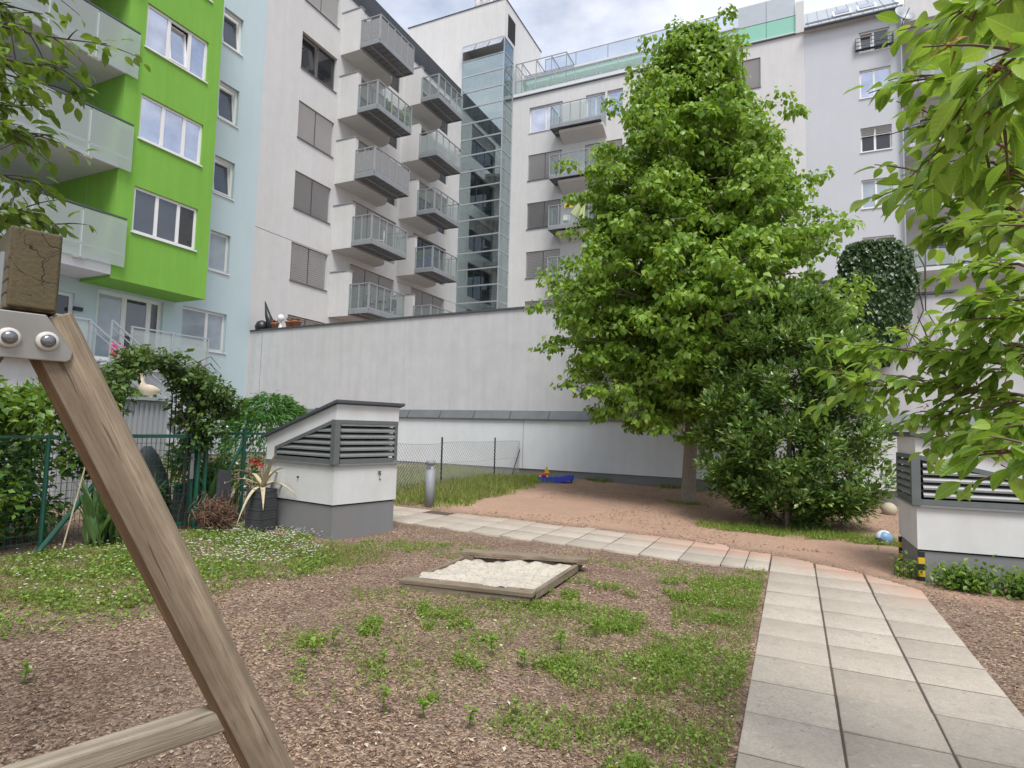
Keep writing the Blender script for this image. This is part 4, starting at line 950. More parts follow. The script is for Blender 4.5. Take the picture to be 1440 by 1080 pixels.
# blue plastic slide lying by the wall
sl_ = thing('toy_slide', 'blue plastic slide lying on its side by the wall end of the wire fence', 'slide', (-6.0,15.6,.1))
def along(p, q, t): return Vector(p).lerp(Vector(q), t)
A_, B_ = Vector((-6.45,15.65,.13)), Vector((-5.62,16.0,.12)); dd = (B_-A_).normalized(); sd_ = Vector((-dd.y, dd.x, 0))
mb = MB(); prof = [(-.16,0),(-.16,.15),(-.13,.15),(-.12,.04),(.12,.04),(.13,.15),(.16,.15),(.16,0)]
ring = []
for t in np.linspace(0,1,9):
    c_ = A_+(B_-A_)*t+Vector((0,0,.07*max(0,t-.55)**1.2*3)); ring.append([c_+sd_*w_+Vector((0,0,h_)) for w_, h_ in prof])
for i in range(8):
    for k in range(8): mb.quad(ring[i][k], ring[i][(k+1)%8], ring[i+1][(k+1)%8], ring[i+1][k])
mb.poly(ring[0]); mb.poly(ring[-1]); mb.build('chute', m_bluep, sl_)
mb = MB()
for s_ in (-.12,.12): mb.tube([B_+sd_*s_+Vector((0,0,.02)), B_+sd_*s_+dd*.06+Vector((0,0,.22))], .025, 8)
mb.build('foot', m_bluep, sl_)
t = thing('toy_truck', 'small red and yellow toy truck lying on the blue slide', 'toy', A_+Vector((.1,0,.16)))
p = A_+dd*.14+Vector((0,0,.17)); mb = MB(); mb.obox(p+Vector((0,0,.03)), dd*.16, sd_*.07, (0,0,.035)); mb.build('chassis', m_red, t, bevel=.015); mb = MB(); mb.prism([p+dd*.02-sd_*.06+Vector((0,0,.07)), p+dd*.16-sd_*.06+Vector((0,0,.07)), p+dd*.10-sd_*.06+Vector((0,0,.25)), p+dd*.05-sd_*.06+Vector((0,0,.27))], sd_*.12); mb.build('tipper', m_yellow, t, bevel=.012)
mb = MB()
for s_ in (-.1,.1): mb.tube([p+dd*s_-sd_*.09, p+dd*s_+sd_*.09], .035, 10)
mb.build('wheels', m_yellow, t)
# balls
def ball(name, lab, c, r, m):
    bm = MB(); n = 14
    pr = [(r*math.sin(math.pi*i/n)+1e-4, -r*math.cos(math.pi*i/n)) for i in range(n+1)]; bm.lathe(c, pr, 24); o = bm.build(name, m, None, True); return tag(o, lab, 'ball')
ball('worn_ball', 'worn tan ball lying near the wall behind the shrub', (1.76,14.6,.13), .145, m_ball1)
m_fb, nt, bb = M('football_skin'); vv = nd(nt, 'ShaderNodeTexVoronoi', Scale=9); nt.links.new(pos(nt), vv.inputs['Vector']); sc_ = nt.nodes.new('ShaderNodeSeparateColor'); nt.links.new(vv.outputs['Color'], sc_.inputs[0])
nt.links.new(ramp(nt, sc_.outputs[0], [(.0,(.62,.66,.70)),(.48,(.66,.69,.72)),(.52,(.16,.30,.45)),(.9,(.10,.14,.2))]), bb.inputs['Base Color']); bb.inputs['Roughness'].default_value = .45
ball('football', 'white football with blue marks next to the right ventilation shaft', (1.20,10.55,.115), .115, m_fb)

# ------------------------------------------------------------------ sandbox
m_plank = woodmat('weathered_plank', (.24,.185,.125), (.33,.265,.185), (.085,.065,.045), (1,.16,0), 1.2)
m_plank2 = woodmat('weathered_plank_side', (.22,.17,.115), (.31,.25,.175), (.08,.06,.042), (0,1,0), 1.2)
sb_ = thing('sandbox', 'low wooden sandbox of weathered planks in the bark mulch', 'sandbox', (-2.8,5.7,.03))
def plank(a, b, w, h, m, z0):
    a = Vector((*a, z0+h/2)); b = Vector((*b, z0+h/2)); mb = MB(); mb.bar(a, b, w, h); mb.build('board', m, sb_, bevel=.006)
c0, c1, c2, c3 = SBX
z0 = .02
plank(c0, c1, .07, .062, m_plank, z0+.004)
plank((c0[0]-.03,c0[1]+.03), (c1[0]+.03,c1[1]+.03), .15, .040, m_plank, z0+.069)
plank((c3[0],c3[1]+.0), c2, .06, .055, m_plank, z0+.01)
plank((c3[0]-.02,c3[1]-.05), (c2[0]+.08,c2[1]-.05), .17, .042, m_plank, z0+.115)
plank((c0[0]+.02,c0[1]+.10), (c3[0]+.02,c3[1]-.14), .05, .075, m_plank2, z0+.02); plank((c1[0]+.0,c1[1]+.10), (c2[0]-.02,c2[1]-.14), .05, .075, m_plank2, z0+.02)
for p in ((c0[0]+.07,c0[1]+.14),(c3[0]+.1,c3[1]-.10),(c1[0]-.06,c1[1]+.12),(c2[0]-.08,c2[1]-.10)):
    mb = MB(); mb.box(p[0]-.035,p[0]+.035,p[1]-.035,p[1]+.035,-.05,.07 if p[1] < 5.6 else .133); mb.build('corner_post', m_plank2, sb_)
m_sand, nt, b = M('sand'); g = pos(nt)
c = mixc(nt, noise(nt, g, 7, 6, .7), (.36,.32,.26), (.55,.50,.42)); c = mixc(nt, mth(nt, 'MULTIPLY', ramp(nt, noise(nt, g, 40, 3), [(.55,(0,0,0)),(.68,(1,1,1))]), .7), c, (.22,.17,.12)); nt.links.new(c, b.inputs['Base Color']); b.inputs['Roughness'].default_value = .95; bump(nt, b, noise(nt, g, 60, 5), .7, .01)
N_ = 46; uu_, vv_ = np.meshgrid(np.linspace(.02,.98,N_), np.linspace(.03,.985,N_)); c0_, c1_, c2_, c3_ = [np.array(c) for c in SBX]
XY = (1-uu_)[...,None]*((1-vv_)[...,None]*c0_+vv_[...,None]*c3_)+uu_[...,None]*((1-vv_)[...,None]*c1_+vv_[...,None]*c2_)
Z_ = .058+.075*vnoise(XY[...,0], XY[...,1], .26, 3)+.06*vnoise(XY[...,0], XY[...,1], .09, 4)+.02*vnoise(XY[...,0], XY[...,1], .035, 6)-.05
V = np.concatenate([XY, Z_[...,None]], -1).reshape(-1,3); I, J = np.meshgrid(np.arange(N_-1), np.arange(N_-1)); a = (J*N_+I).ravel()
npmesh('sand', V, np.stack([a,a+1,a+N_+1,a+N_],1), m_sand, None, None, None, True, 'stuff')

# ------------------------------------------------------------------ swing frame close to the camera
ax = Vector((math.sin(R(-72)), math.cos(R(-72)), 0)); pr = Vector((-ax.y, ax.x, 0)); pr = pr if pr.y > 0 else -pr
AEND = Vector((-1.475,.715,1.915)); up = Vector((0,0,1))
m_beam = woodmat('swing_beam_wood', (.13,.11,.06), (.20,.165,.095), (.05,.042,.025), ax, 1.0, .8)
m_end, nt, b = M('beam_end_grain'); g = pos(nt)
mp2 = nd(nt, 'ShaderNodeTexNoise', Scale=9, Detail=4); nt.links.new(g, mp2.inputs[0])
vo = nd(nt, 'ShaderNodeTexVoronoi', Scale=17); vo.feature = 'DISTANCE_TO_EDGE'; nt.links.new(mixc(nt, .10, g, mp2.outputs['Color']), vo.inputs['Vector'])
crk = ramp(nt, vo.outputs['Distance'], [(0,(1,1,1)),(.014,(0,0,0))]); crk = mth(nt, 'MULTIPLY', crk, ramp(nt, noise(nt, g, 13, 3), [(.46,(0,0,0)),(.56,(1,1,1))]))
c = mixc(nt, noise(nt, g, 12, 6, .7), (.065,.052,.025), (.15,.115,.056)); c = mixc(nt, mth(nt, 'MULTIPLY', noise(nt, g, 90, 4, .7), .5), c, (.05,.042,.022)); c = mixc(nt, crk, c, (.012,.01,.006)); nt.links.new(c, b.inputs['Base Color']); b.inputs['Roughness'].default_value = .9
bump(nt, b, mth(nt, 'SUBTRACT', noise(nt, g, 110, 4), mth(nt, 'MULTIPLY', crk, 3.0)), .55, .004)
sw = thing('swing_frame', 'big weathered timber swing frame with steel bracket close on the left', 'swing', (AEND.x, AEND.y, 0))
mb = MB(); L_ = 2.6; hw_, hh = .0455, .089
mb.obox(AEND+ax*(L_/2+.012), ax*(L_/2), pr*hw_, up*hh); bo = mb.build('beam', m_beam, sw, bevel=.0035, seg=2)
mb = MB(); mb.obox(AEND+ax*.006, ax*.006, pr*(hw_-.004), up*(hh-.004)); mb.build('end_grain', m_end, bo, bevel=.004)
ang = R(26.3)
def leg(sgn, m):
    d = pr*math.sin(ang)*sgn-up*math.cos(ang); q = ax; r_ = d.cross(q).normalized()
    top = AEND+ax*.07+pr*(.022*sgn-.012)-up*(hh-.035); Lg = (top.z-.02)/math.cos(ang)
    mb = MB(); a_ = .056; ch = .020
    prof = [(-a_+ch,-a_),(a_-ch,-a_),(a_,-a_+ch),(a_,a_-ch),(a_-ch,a_),(-a_+ch,a_),(-a_,a_-ch),(-a_,-a_+ch)]
    tw_ = R(13)*sgn; q, r_ = q*math.cos(tw_)+r_*math.sin(tw_), r_*math.cos(tw_)-q*math.sin(tw_); st = top+d*.05; mb.prism([st+q*u+r_*v for u, v in prof], d*(Lg+.05))
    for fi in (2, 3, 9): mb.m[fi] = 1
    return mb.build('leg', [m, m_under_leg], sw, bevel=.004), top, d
dleg = pr*math.sin(ang)-up*math.cos(ang)
m_leg = woodmat('swing_leg_wood', (.25,.19,.125), (.42,.335,.235), (.10,.066,.038), dleg, .9, .55)
dl2 = -pr*math.sin(ang)-up*math.cos(ang); m_leg2 = woodmat('swing_leg_wood_near', (.25,.19,.125), (.42,.335,.235), (.10,.066,.038), dl2, .9, .55)
m_under_leg = woodmat('swing_leg_stained_shaded_wood', (.15,.085,.038), (.25,.155,.075), (.06,.034,.016), dleg, .9, .4)  # brown stain, with the leg's underside shade painted into the same darker colour
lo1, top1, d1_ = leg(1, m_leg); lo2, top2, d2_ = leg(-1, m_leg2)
# cross rung between the legs
tt = 1.17; p1 = top1+d1_*tt-pr*.03; p2 = top2+d2_*tt+pr*.03
m_rung = woodmat('swing_rung_wood', (.28,.235,.175), (.44,.375,.29), (.13,.10,.065), pr, 1.0, .5)
mb = MB(); mb.bar(p1, p2, .062, .062); mb.build('rung', m_rung, sw, bevel=.007)
# upright post that carries the far end of the beam, outside the picture
pf_ = AEND+ax*(L_-.02); mb = MB(); mb.obox((pf_.x, pf_.y, (AEND.z-hh)/2), ax*.05, pr*.05, (0,0,(AEND.z-hh)/2)); mb.build('post', m_leg, sw, bevel=.006)
# bracket plate with two capped bolts
pc = AEND-ax*.004-up*(hh+.048)
mb = MB(); out = [(-.060,.050),(.040,.050),(.093,-.026),(.090,-.044),(.082,-.050),(-.098,-.050),(-.108,-.030)]
pl0 = AEND+ax*(.07-.060-.006)-pr*.014-up*(hh+.055)
mb.prism([pl0+pr*u+up*v for u, v in out], ax*.005); br = mb.build('bracket', plain('worn_bracket_steel', (.30,.285,.255), .42, .6, .25, 18), sw, bevel=.003)
for s_ in (-.020,.045):
    c_ = pl0+pr*s_*1.0-up*.008; 
    def disc(r1, t0, t1, m, nm, par, r2=None):
        b2 = MB(); b2.tube([c_-ax*t0, c_-ax*(t0+(t1-t0)*.6), c_-ax*t1], [r1, r1*.97, (r2 or r1*.72)], 20); return b2.build(nm, m, par, True)
    w_ = disc(.0215, 0, .010, plain('bolt_cap_plastic', (.52,.49,.45), .5, 0, .15, 60), 'bolt_cap', br, .0165); disc(.0140, .009, .020, plain('bolt_steel', (.22,.225,.23), .28, .8, .2, 40), 'bolt_head', w_, .0075)
mb = MB(); mb.obox(AEND+ax*.10-pr*(hw_+.003)-up*.03, ax*.035, pr*.003, up*.07); mb.build('beam_bracket', m_steel, sw)

# ------------------------------------------------------------------ garden behind the green fence
gf_ = thing('garden_fence', 'green mesh garden fence beside the gate and the slate planters', 'fence', (-7.4,6,.1))
XG_ = -7.4
def fpost(y, h, r=.025, par=gf_, m=m_green_paint): mb = MB(); mb.tube([(XG_,y,.0),(XG_,y,h)], r, 8); mb.build('post', m, par)
def fmesh(y0, y1, z0, z1, par, c=.055, x=XG_, r=.0028):
    mb = MB(); y = y0
    while y <= y1: mb.tube([(x,y,z0),(x,y,z1)], r, 3, cap=False); y += c
    z = z0
    while z <= z1: mb.tube([(x,y0,z),(x,y1,z)], r, 3, cap=False); z += c*1.6
    mb.build('mesh', m_green_paint, par)
for y, h in ((.6,1.40),(2.3,1.40),(3.85,1.40),(4.62,1.42),(5.82,1.53),(6.45,1.50),(7.1,1.50)): fpost(y, h, .03 if y in (5.82,6.45) else .024)
fmesh(.6, 4.6, .16, 1.36, gf_); fmesh(5.85, 7.1, .14, 1.40, gf_)
mb = MB(); mb.bar((XG_,.6,1.38), (XG_,4.62,1.38), .03); mb.bar((XG_,5.82,1.42), (XG_,7.1,1.42), .035); mb.build('rail', m_green_paint, gf_)
mb = MB(); mb.tube([(XG_-.02,6.45,1.28),(XG_+.05,5.92,.45),(XG_+.06,5.86,.2)], .026, 8); mb.build('brace', m_green_paint, gf_)
mb = MB(); mb.tube([(XG_+.02,4.6,1.15),(XG_+.08,3.75,.1)], .028, 8); mb.build('brace', m_green_paint, gf_)
gt = thing('garden_gate', 'closed green mesh gate under the rose arch', 'gate', (XG_,5.2,.15))
mb = MB()
for y in (4.70, 5.60): mb.bar((XG_,y,.2), (XG_,y,1.40), .045)
mb.bar((XG_,4.7,1.385), (XG_,5.6,1.385), .045); mb.bar((XG_,4.7,.22), (XG_,5.6,.22), .045); mb.bar((XG_,4.72,.75), (XG_,5.58,.75), .012); mb.build('gate_frame', m_green_paint, gt)
fmesh(4.72, 5.58, .24, 1.37, gt, .06, XG_, .0032)
mb = MB(); mb.tube([(XG_,5.70,.0),(XG_,5.70,1.53)], .034, 8); mb.build('gate_post', m_green_paint, gt)
mb = MB(); mb.obox((XG_+.03,5.585,.98), (.012,0,0), (0,.025,0), (0,0,.17)); mb.build('lock', m_wire, gt); mb = MB(); mb.bar((XG_+.05,5.58,1.10), (XG_+.05,5.40,1.10), .014); mb.build('handle', m_black, gt)
arch = thing('rose_arch', 'thin black metal garden arch over the green gate', 'arch', (-7.6,5.1,.15))
mb = MB(); XA = -7.55
for dx in (-.18, .18):
    for r_ in (.44, .50):
        pts = [(XA+dx,5.06-r_,.15),(XA+dx,5.06-r_,1.85)]+[(XA+dx,5.06-r_*math.cos(a_),1.85+r_*1.12*math.sin(a_)) for a_ in np.linspace(.2,math.pi-.2,12)]+[(XA+dx,5.06+r_,1.85),(XA+dx,5.06+r_,.15)]
        mb.tube(pts, .009, 6)
for k in range(9):
    a_ = math.pi*k/8; mb.tube([(XA-.18,5.06-.47*math.cos(a_),1.85+.52*math.sin(a_)),(XA+.18,5.06-.47*math.cos(a_),1.85+.52*math.sin(a_))], .006, 5)
for z in (.6,1.1,1.5):
    for y in (4.6,5.53): mb.tube([(XA-.18,y,z),(XA+.18,y,z)], .006, 5)
mb.build('arch_frame', m_black, arch)
def clumps(cs, n, r, squash=.8):
    """leaf positions round clump centres, directions outward and drooping"""
    cs = np.array(cs, float); idx = rng.integers(0, len(cs), n); rr_ = cs[idx,3] if cs.shape[1] > 3 else np.full(n, r)
    d = rdir(n); rad = rng.random(n)**.45; P = cs[idx,:3]+d*(rr_*rad)[:,None]*[1,1,squash]
    return P, d
def bushy(name, parent, cs, n, size, T, mat, up=.5, droop=-.25, squash=.8, width=1.0):
    P, d = clumps(cs, n, .2, squash); D = d*[1,1,.5]+rdir(n)*.6+[0,0,droop]; N = d*.5+rdir(n)*.45+[0,0,up]
    return leaves(name, P, D, N, size*(.6+.7*rng.random(n)), T, mat, parent, None, width)
rose = thing('climbing_rose', 'dense dark green climbing rose growing over the arch and hanging at its right', 'plant', (-7.5,5.6,.2))
cs = []
for k in range(60):
    a_ = math.pi*k/59; cs.append((XA+rng.normal()*.16, 5.06-.54*math.cos(a_)+rng.normal()*.05, 1.85+.58*math.sin(a_)+rng.normal()*.05, .10+.06*rng.random()))
for k in range(80): t = rng.random(); cs.append((XA+.05+rng.normal()*.16, 5.62+.36*rng.random()**1.3*(1.2-abs(t-.6)), 1.25+1.05*t+rng.normal()*.06, .11+.07*rng.random()))
for k in range(40): t = rng.random(); cs.append((XA+rng.normal()*.14, 4.52-.30*rng.random()**1.2, .95+1.25*t, .10+.07*rng.random()))
for k in range(14): cs.append((XA+.1+rng.normal()*.1, 6.0+.35*rng.random(), 2.0-.35*rng.random(), .09))
bushy('foliage', rose, cs, 8500, .075, T_oval, L_ros, .5, -.2)
mb = MB()
for s_ in (4.55, 5.62, 5.72):
    pts = [(XA+rng.normal()*.05, s_+rng.normal()*.04, z) for z in np.linspace(.1,1.9,8)]; mb.tube(pts, [.016]*7+[.008], 6)
for k in range(10):
    p = Vector((XA+rng.normal()*.1, 5.3+.6*rng.random(), 2.2+.2*rng.random())); mb.tube([p, p+Vector((.05*rng.normal(),.25,.12)), p+Vector((.1*rng.normal(),.5,-.02))], [.006,.005,.003], 5)
mb.build('stem', m_barkd, rose)
# shed and the goose on it
sh = thing('garden_shed', 'low grey metal garden shed with ribbed front behind the rose arch', 'shed', (-11.2,6.7,.15))
mb = MB(); mb.box(-12.1,-10.55,5.6,7.42,.1,1.93); mb.build('body', m_shed, sh)
mb = MB()
for k in range(19): y = 5.64+k*.096; mb.box(-10.549,-10.525,y,y+.05,.15,1.88)
for y in (6.55,): mb.box(-10.549,-10.50,y-.03,y+.03,.12,1.9)
mb.build('door_ribs', m_shed, sh)
mb = MB(); mb.box(-12.2,-10.45,5.5,7.52,1.935,1.99); rf_ = mb.build('roof', m_roofm, sh)
mb = MB(); mb.obox((-10.515,6.72,1.78), (.01,0,0), (0,.05,0), (0,0,.04)); mb.build('latch', m_wire, sh)
n = 1300; P = rng.random((n,3))*[1.3,1.7,.10]+[-11.9,5.65,1.99]; rp_ = thing('roof_plants', 'flat green plants growing on the shed roof', 'plant', (-11.2,6.5,2.0)); leaves('foliage', P, rdir(n,.4), rdir(n,.6), .06, T_oval, L_hed, rp_)
gs = thing('goose_ornament', 'cream goose ornament standing on the shed roof', 'ornament', (-10.7,7.0,2.0))
bm = MB(); bx, by, bz = -10.68, 7.12, 1.99
bm.tube([(bx,by+.24,bz+.14),(bx,by+.18,bz+.14),(bx,by+.08,bz+.13),(bx,by-.04,bz+.14),(bx,by-.12,bz+.20),(bx,by-.14,bz+.30),(bx,by-.13,bz+.38),(bx,by-.15,bz+.43),(bx,by-.19,bz+.43)], [.01,.05,.10,.11,.075,.038,.03,.042,.02], 12); bm.lathe((bx,by+.04,bz), [(.07,0),(.05,.06)], 10); bm.build('body', m_goose, gs, True)
bm = MB(); bm.tube([(bx,by-.19,bz+.425),(bx,by-.25,bz+.41)], [.018,.004], 8); bm.build('beak', m_terra, gs)
# slate planters with agave, broken slate, dry plant, irises
pl_ = thing('slate_planter', 'square dark slate planter holding a faded agave, touching the left ventilation shaft', 'planter', (-6.66,6.15,.1))
mb = MB(); px, py = -6.66, 6.15
for k in range(16):
    z = .03+k*.041; e = .14+rng.normal()*.003; mb.box(px-e,px+e,py-e,py+e,z,z+.038)
mb.build('body', m_slate, pl_)
ag = thing('agave', 'pale faded agave with long drooping blades in the slate planter', 'plant', (px,py,.7)); mb = MB()
n = 13
for k in range(n):
    a_ = 2*math.pi*k/n+rng.normal()*.15; L_ = .34+.2*rng.random(); rise = .28*rng.random()+(.1 if k % 3 else .4); dr = -.15-.5*rng.random(); d = Vector((math.cos(a_), math.sin(a_), 0)); sd2 = Vector((-d.y, d.x, 0)); pts = []
    for t in np.linspace(0,1,9): pts.append((Vector((px,py,.70))+d*(L_*t)+Vector((0,0,rise*t*1.2+dr*t*t)), .034*(1-t**1.8)+.003))
    for i in range(8):
        (p, w0), (q_, w1) = pts[i], pts[i+1]; c1_, c2_ = Vector((0,0,-.012)), Vector((0,0,-.012))
        mb.quad(p-sd2*w0, q_-sd2*w1, q_+c2_, p+c1_); mb.quad(p+c1_, q_+c2_, q_+sd2*w1, p+sd2*w0)
mb.build('blades', m_agave, ag, True)
for (y, x, z0_, z1_, wd, lab) in ((6.0,-7.22,.5,.90,.12,'upright dark slate slab behind the dried plant'),(5.75,-7.75,.1,.72,.13,'dark slate slab leaning behind the green fence')):
    t = thing('slate_slab', lab, 'slate', (x,y,.1), 'slate slabs'); mb = MB(); mb.prism([(x,y-wd,.05),(x,y+wd,.05),(x,y+wd*.95,z1_),(x,y-wd*.7,z1_+.02)], (-.05,0,.0)); mb.build('slab', m_slate, t, bevel=.006)
pl2 = thing('slate_pot', 'small dark slate pot with a dried brown plant beside the gate', 'planter', (-7.25,5.9,.1)); mb = MB(); mb.prism([(-7.33,5.68,.05),(-7.13,5.68,.05),(-7.13,5.88,.05),(-7.33,5.88,.05)], (0,0,.42)); mb.build('pot', m_slate, pl2, bevel=.01)
dp = thing('dried_plant', 'brown dried bush spilling over the small slate pot', 'plant', (-7.15,5.95,.4)); n = 900; P = np.abs(rng.normal(size=(n,1)))*0+rng.normal(size=(n,3))*[.09,.11,.10]+[-7.12,5.78,.36]; D = rdir(n)+[.2,.1,-.5]; leaves('stalks', P, D, rdir(n), .16, T_blade, m_dry, dp)
def irises(lab, pts, n, h, grp='iris clumps along the garden fence', m=None):
    t = thing('iris_clump', lab, 'plant', (pts[0][0],pts[0][1],.1), grp); pts = np.array(pts); i = rng.integers(0, len(pts), n); P = np.column_stack([pts[i]+rng.normal(size=(n,2))*.06, np.full(n,.12)])
    return leaves('blades', P, rdir(n)*[.32,.32,.1]+[0,0,1], rdir(n), h*(.6+.5*rng.random(n)), T_narrow, m or L_iris, t, None, .45)
irises('sword-leaved iris left of the swing leg at the fence', [(-7.25,4.35),(-7.3,4.5)], 60, .75); irises('iris growing inside the green gate mesh', [(-7.7,4.95),(-7.75,5.15)], 50, .72); irises('iris behind the dried plant by the fence', [(-7.55,5.95),(-7.6,6.15),(-7.6,6.3)], 60, .85)
gf2 = thing('garden_shrub', 'mixed flowering shrub behind the fence between gate and ventilation shaft', 'shrub', (-8,6.3,.1))
cs = [(-7.9+rng.normal()*.25, 6.2+rng.normal()*.3, .35+.8*rng.random(), .2) for _ in range(22)]; bushy('foliage', gf2, cs, 2600, .07, T_oval, L_hed)
n = 60; P = rng.normal(size=(n,3))*[.25,.3,.3]+[-7.75,6.2,.85]; leaves('flowers', P, rdir(n), rdir(n,.5), .05, T_small, L_petal, gf2, 'stuff')
rf = thing('red_flower', 'small red geranium beside the agave planter', 'flower', (-7.5,6.75,.9)); n = 90; P = rng.normal(size=(n,3))*[.04,.05,.035]+[-7.42,6.72,.98]; leaves('petals', P, rdir(n), rdir(n), .05, T_small, m_red, rf); n = 120; P = rng.normal(size=(n,3))*[.08,.08,.2]+[-7.46,6.72,.65]; leaves('foliage', P, rdir(n), rdir(n,.5), .06, T_small, L_hed, rf)
cf = thing('stone_figure', 'dark draped shape standing behind the gate mesh', 'cover', (-8.2,5.5,.1)); mb = MB(); mb.lathe((-8.25,5.55,.1), [(.34,0),(.36,.25),(.27,.7),(.14,1.0),(.05,1.12)], 12); mb.build('cover', m_slate, cf, True)
# weeping conifer behind the duct
cn = thing('weeping_conifer', 'bright green weeping conifer mound behind the left ventilation shaft', 'conifer', (-8.7,8.1,.1))
P = []; D = []
for k in range(150):
    a_ = 2*math.pi*rng.random(); r_ = .75*math.sqrt(rng.random()); top = 2.02-.45*(r_/.75)**2; x, y = -8.7+.62*r_*math.cos(a_), 8.15+r_*math.sin(a_)*.95
    for j in range(36):
        t = rng.random(); rad = r_+.22*t; P.append((-8.7+.75*rad*math.cos(a_)+rng.normal()*.03, 8.15+rad*math.sin(a_)*.95+rng.normal()*.03, top+.10*math.sin(math.pi*min(1,t*1.6))-.75*t*t*(r_/.75+.25)+rng.normal()*.03)); D.append((math.cos(a_)*.8, math.sin(a_)*.8, .3-1.2*t))
leaves('foliage', P, np.array(D)+rdir(len(P))*.5, rdir(len(P),.8), .10, T_narrow, L_con, cn, None, 1.1)
mb = MB(); mb.tube([(-8.7,8.15,0),(-8.68,8.12,.9),(-8.72,8.15,1.8)], [.05,.04,.02], 8); mb.build('trunk', m_barkd, cn)
# hedge behind the fence at the left
hd = thing('hedge_shrub', 'leafy green shrub behind the fence left of the swing leg', 'shrub', (-8.3,3.2,.1))
cs = [(-8.1+rng.normal()*.4-.3*rng.random(), .9+3.3*rng.random(), .25+1.75*rng.random()**.8, .18+.12*rng.random()) for _ in range(260)]
bushy('foliage', hd, cs, 22000, .09, T_oval, L_hed, .55, -.2)
mb = MB()
for k in range(26):
    y = 1+3.3*rng.random(); x = -8.2+rng.normal()*.2; mb.tube([(x,y,.05),(x+rng.normal()*.1,y+rng.normal()*.15,.9),(x+rng.normal()*.25,y+rng.normal()*.25,1.7)], [.015,.011,.004], 5)
mb.build('stems', m_barkd, hd)
mb = MB(); mb.tube([(-7.2,3.95,.1),(-7.25,4.25,1.5)], .008, 5); tag(mb.build('cane', m_agave), 'thin pale cane leaning at the fence before the shrub', 'cane')

# ------------------------------------------------------------------ trees
RU = np.array([math.cos(YAW), -math.sin(YAW), 0.0]); RV = np.array([math.sin(YAW), math.cos(YAW), 0.0])   # right / away from the path
def curve(p, q, sag, n=8):
    t = np.linspace(0,1,n)[:,None]; return p*(1-t)+q*t+np.array([0,0,1.0])*sag*np.sin(math.pi*t)
lin = thing('linden_tree', 'tall linden with a pale straight trunk and bright green crown in the red soil', 'tree', (-2.14,14.0,.03))
B0 = np.array([-2.14,14.0,.0]); tz = np.array([0,.4,1.6,4,7,9.5,11.0]); tu = np.array([-.03,0,.06,.10,.05,.08,.1])
trunk = [tuple(B0+RU*u+[0,0,z]) for u, z in zip(tu, tz)]
mb = MB(); mb.tube([trunk[0], tuple(Vector(trunk[0]).lerp(Vector(trunk[1]),.3)), *trunk[1:]], [.23,.175,.155,.14,.11,.07,.04,.012], 14); mb.build('trunk', m_bark, lin, True)
ez = [1.5,1.8,2.1,2.53,3.35,4.16,4.96,5.79,6.63,7.59,8.33,9.19,10.04,10.76,11.2]
eL = [.9,2.1,2.5,2.80,3.1,3.15,2.65,2.5,2.3,1.9,1.6,1.2,.72,.36,.08]; eR = [.15,.4,1.0,1.6,2.5,3.5,3.35,3.1,2.7,2.2,1.75,1.35,1.05,.55,.15]
LB = MB(); LC = []; 
rng = np.random.default_rng(21); nl = 265
for i in range(nl):
    z1 = 1.92+9.03*((i+.5)/nl)**1.0+rng.normal()*.12; phi = i*2.39996+rng.normal()*.3; cu, sv = math.cos(phi), math.sin(phi)
    L_, R_ = np.interp(z1, ez, eL), np.interp(z1, ez, eR); Rv = .95*(L_+R_)/2; ru = (R_ if cu > 0 else L_); rad = 1/math.sqrt((cu/max(ru,.05))**2+(sv/max(Rv,.05))**2)*(.84+.15*rng.random())
    z0 = max(1.45, z1-(.25+.35*rad*rng.random())) if z1 < 9 else z1-.4; c0 = B0+RU*np.interp(z0, tz, tu)+[0,0,z0]; tip = B0+(RU*cu+RV*sv)*rad+[0,0,z1]
    pts = curve(c0, tip, .12+.10*rad, 7); LB.tube([tuple(p) for p in pts], list(np.linspace(.012+.011*rad, .004, 7)), 5)
    ncl = int(3+rad*3.2)
    for k in range(ncl):
        t = 1-(1-.25)*rng.random()**1.35 if rad > .6 else rng.random()
        p = c0*(1-t)+tip*t+np.array([0,0,1])*(.12+.10*rad)*math.sin(math.pi*t); sp = .12+.28*t*min(rad,1.6)/1.6
        q = p+rng.normal(size=3)*[sp,sp,sp*.95]; LC.append((*q, .14+.22*rng.random()))
        if k % 2 == 0: LB.tube([tuple(p), tuple((p+q)/2+[0,0,.03]), tuple(q)], [.006,.005,.002], 4, cap=False)
LB.build('branches', m_bark, lin)
LC = np.array(LC); print('linden clumps', len(LC))
def crown(name, parent, LC, per, size, T, mat, squash=.7, up=.75, droop=-.55):
    n = len(LC)*per; idx = np.repeat(np.arange(len(LC)), per); d = rdir(n); d[:,2] = np.where(d[:,2] < -.2, -d[:,2]*.6, d[:,2])
    P = LC[idx,:3]+d*(LC[idx,3]*(.55+.6*rng.random(n)))[:,None]*[1,1,squash]
    D = d*[1,1,.3]*.8+rdir(n)*.75+[0,0,droop]; N = d*.5+rdir(n)*.5+[0,0,up]
    return leaves(name, P, D, N, size*(.5+.75*rng.random(n)), T, mat, parent)
crown('crown', lin, LC, 52, .125, T_heart, L_lin, 1.0, .5, -.85)

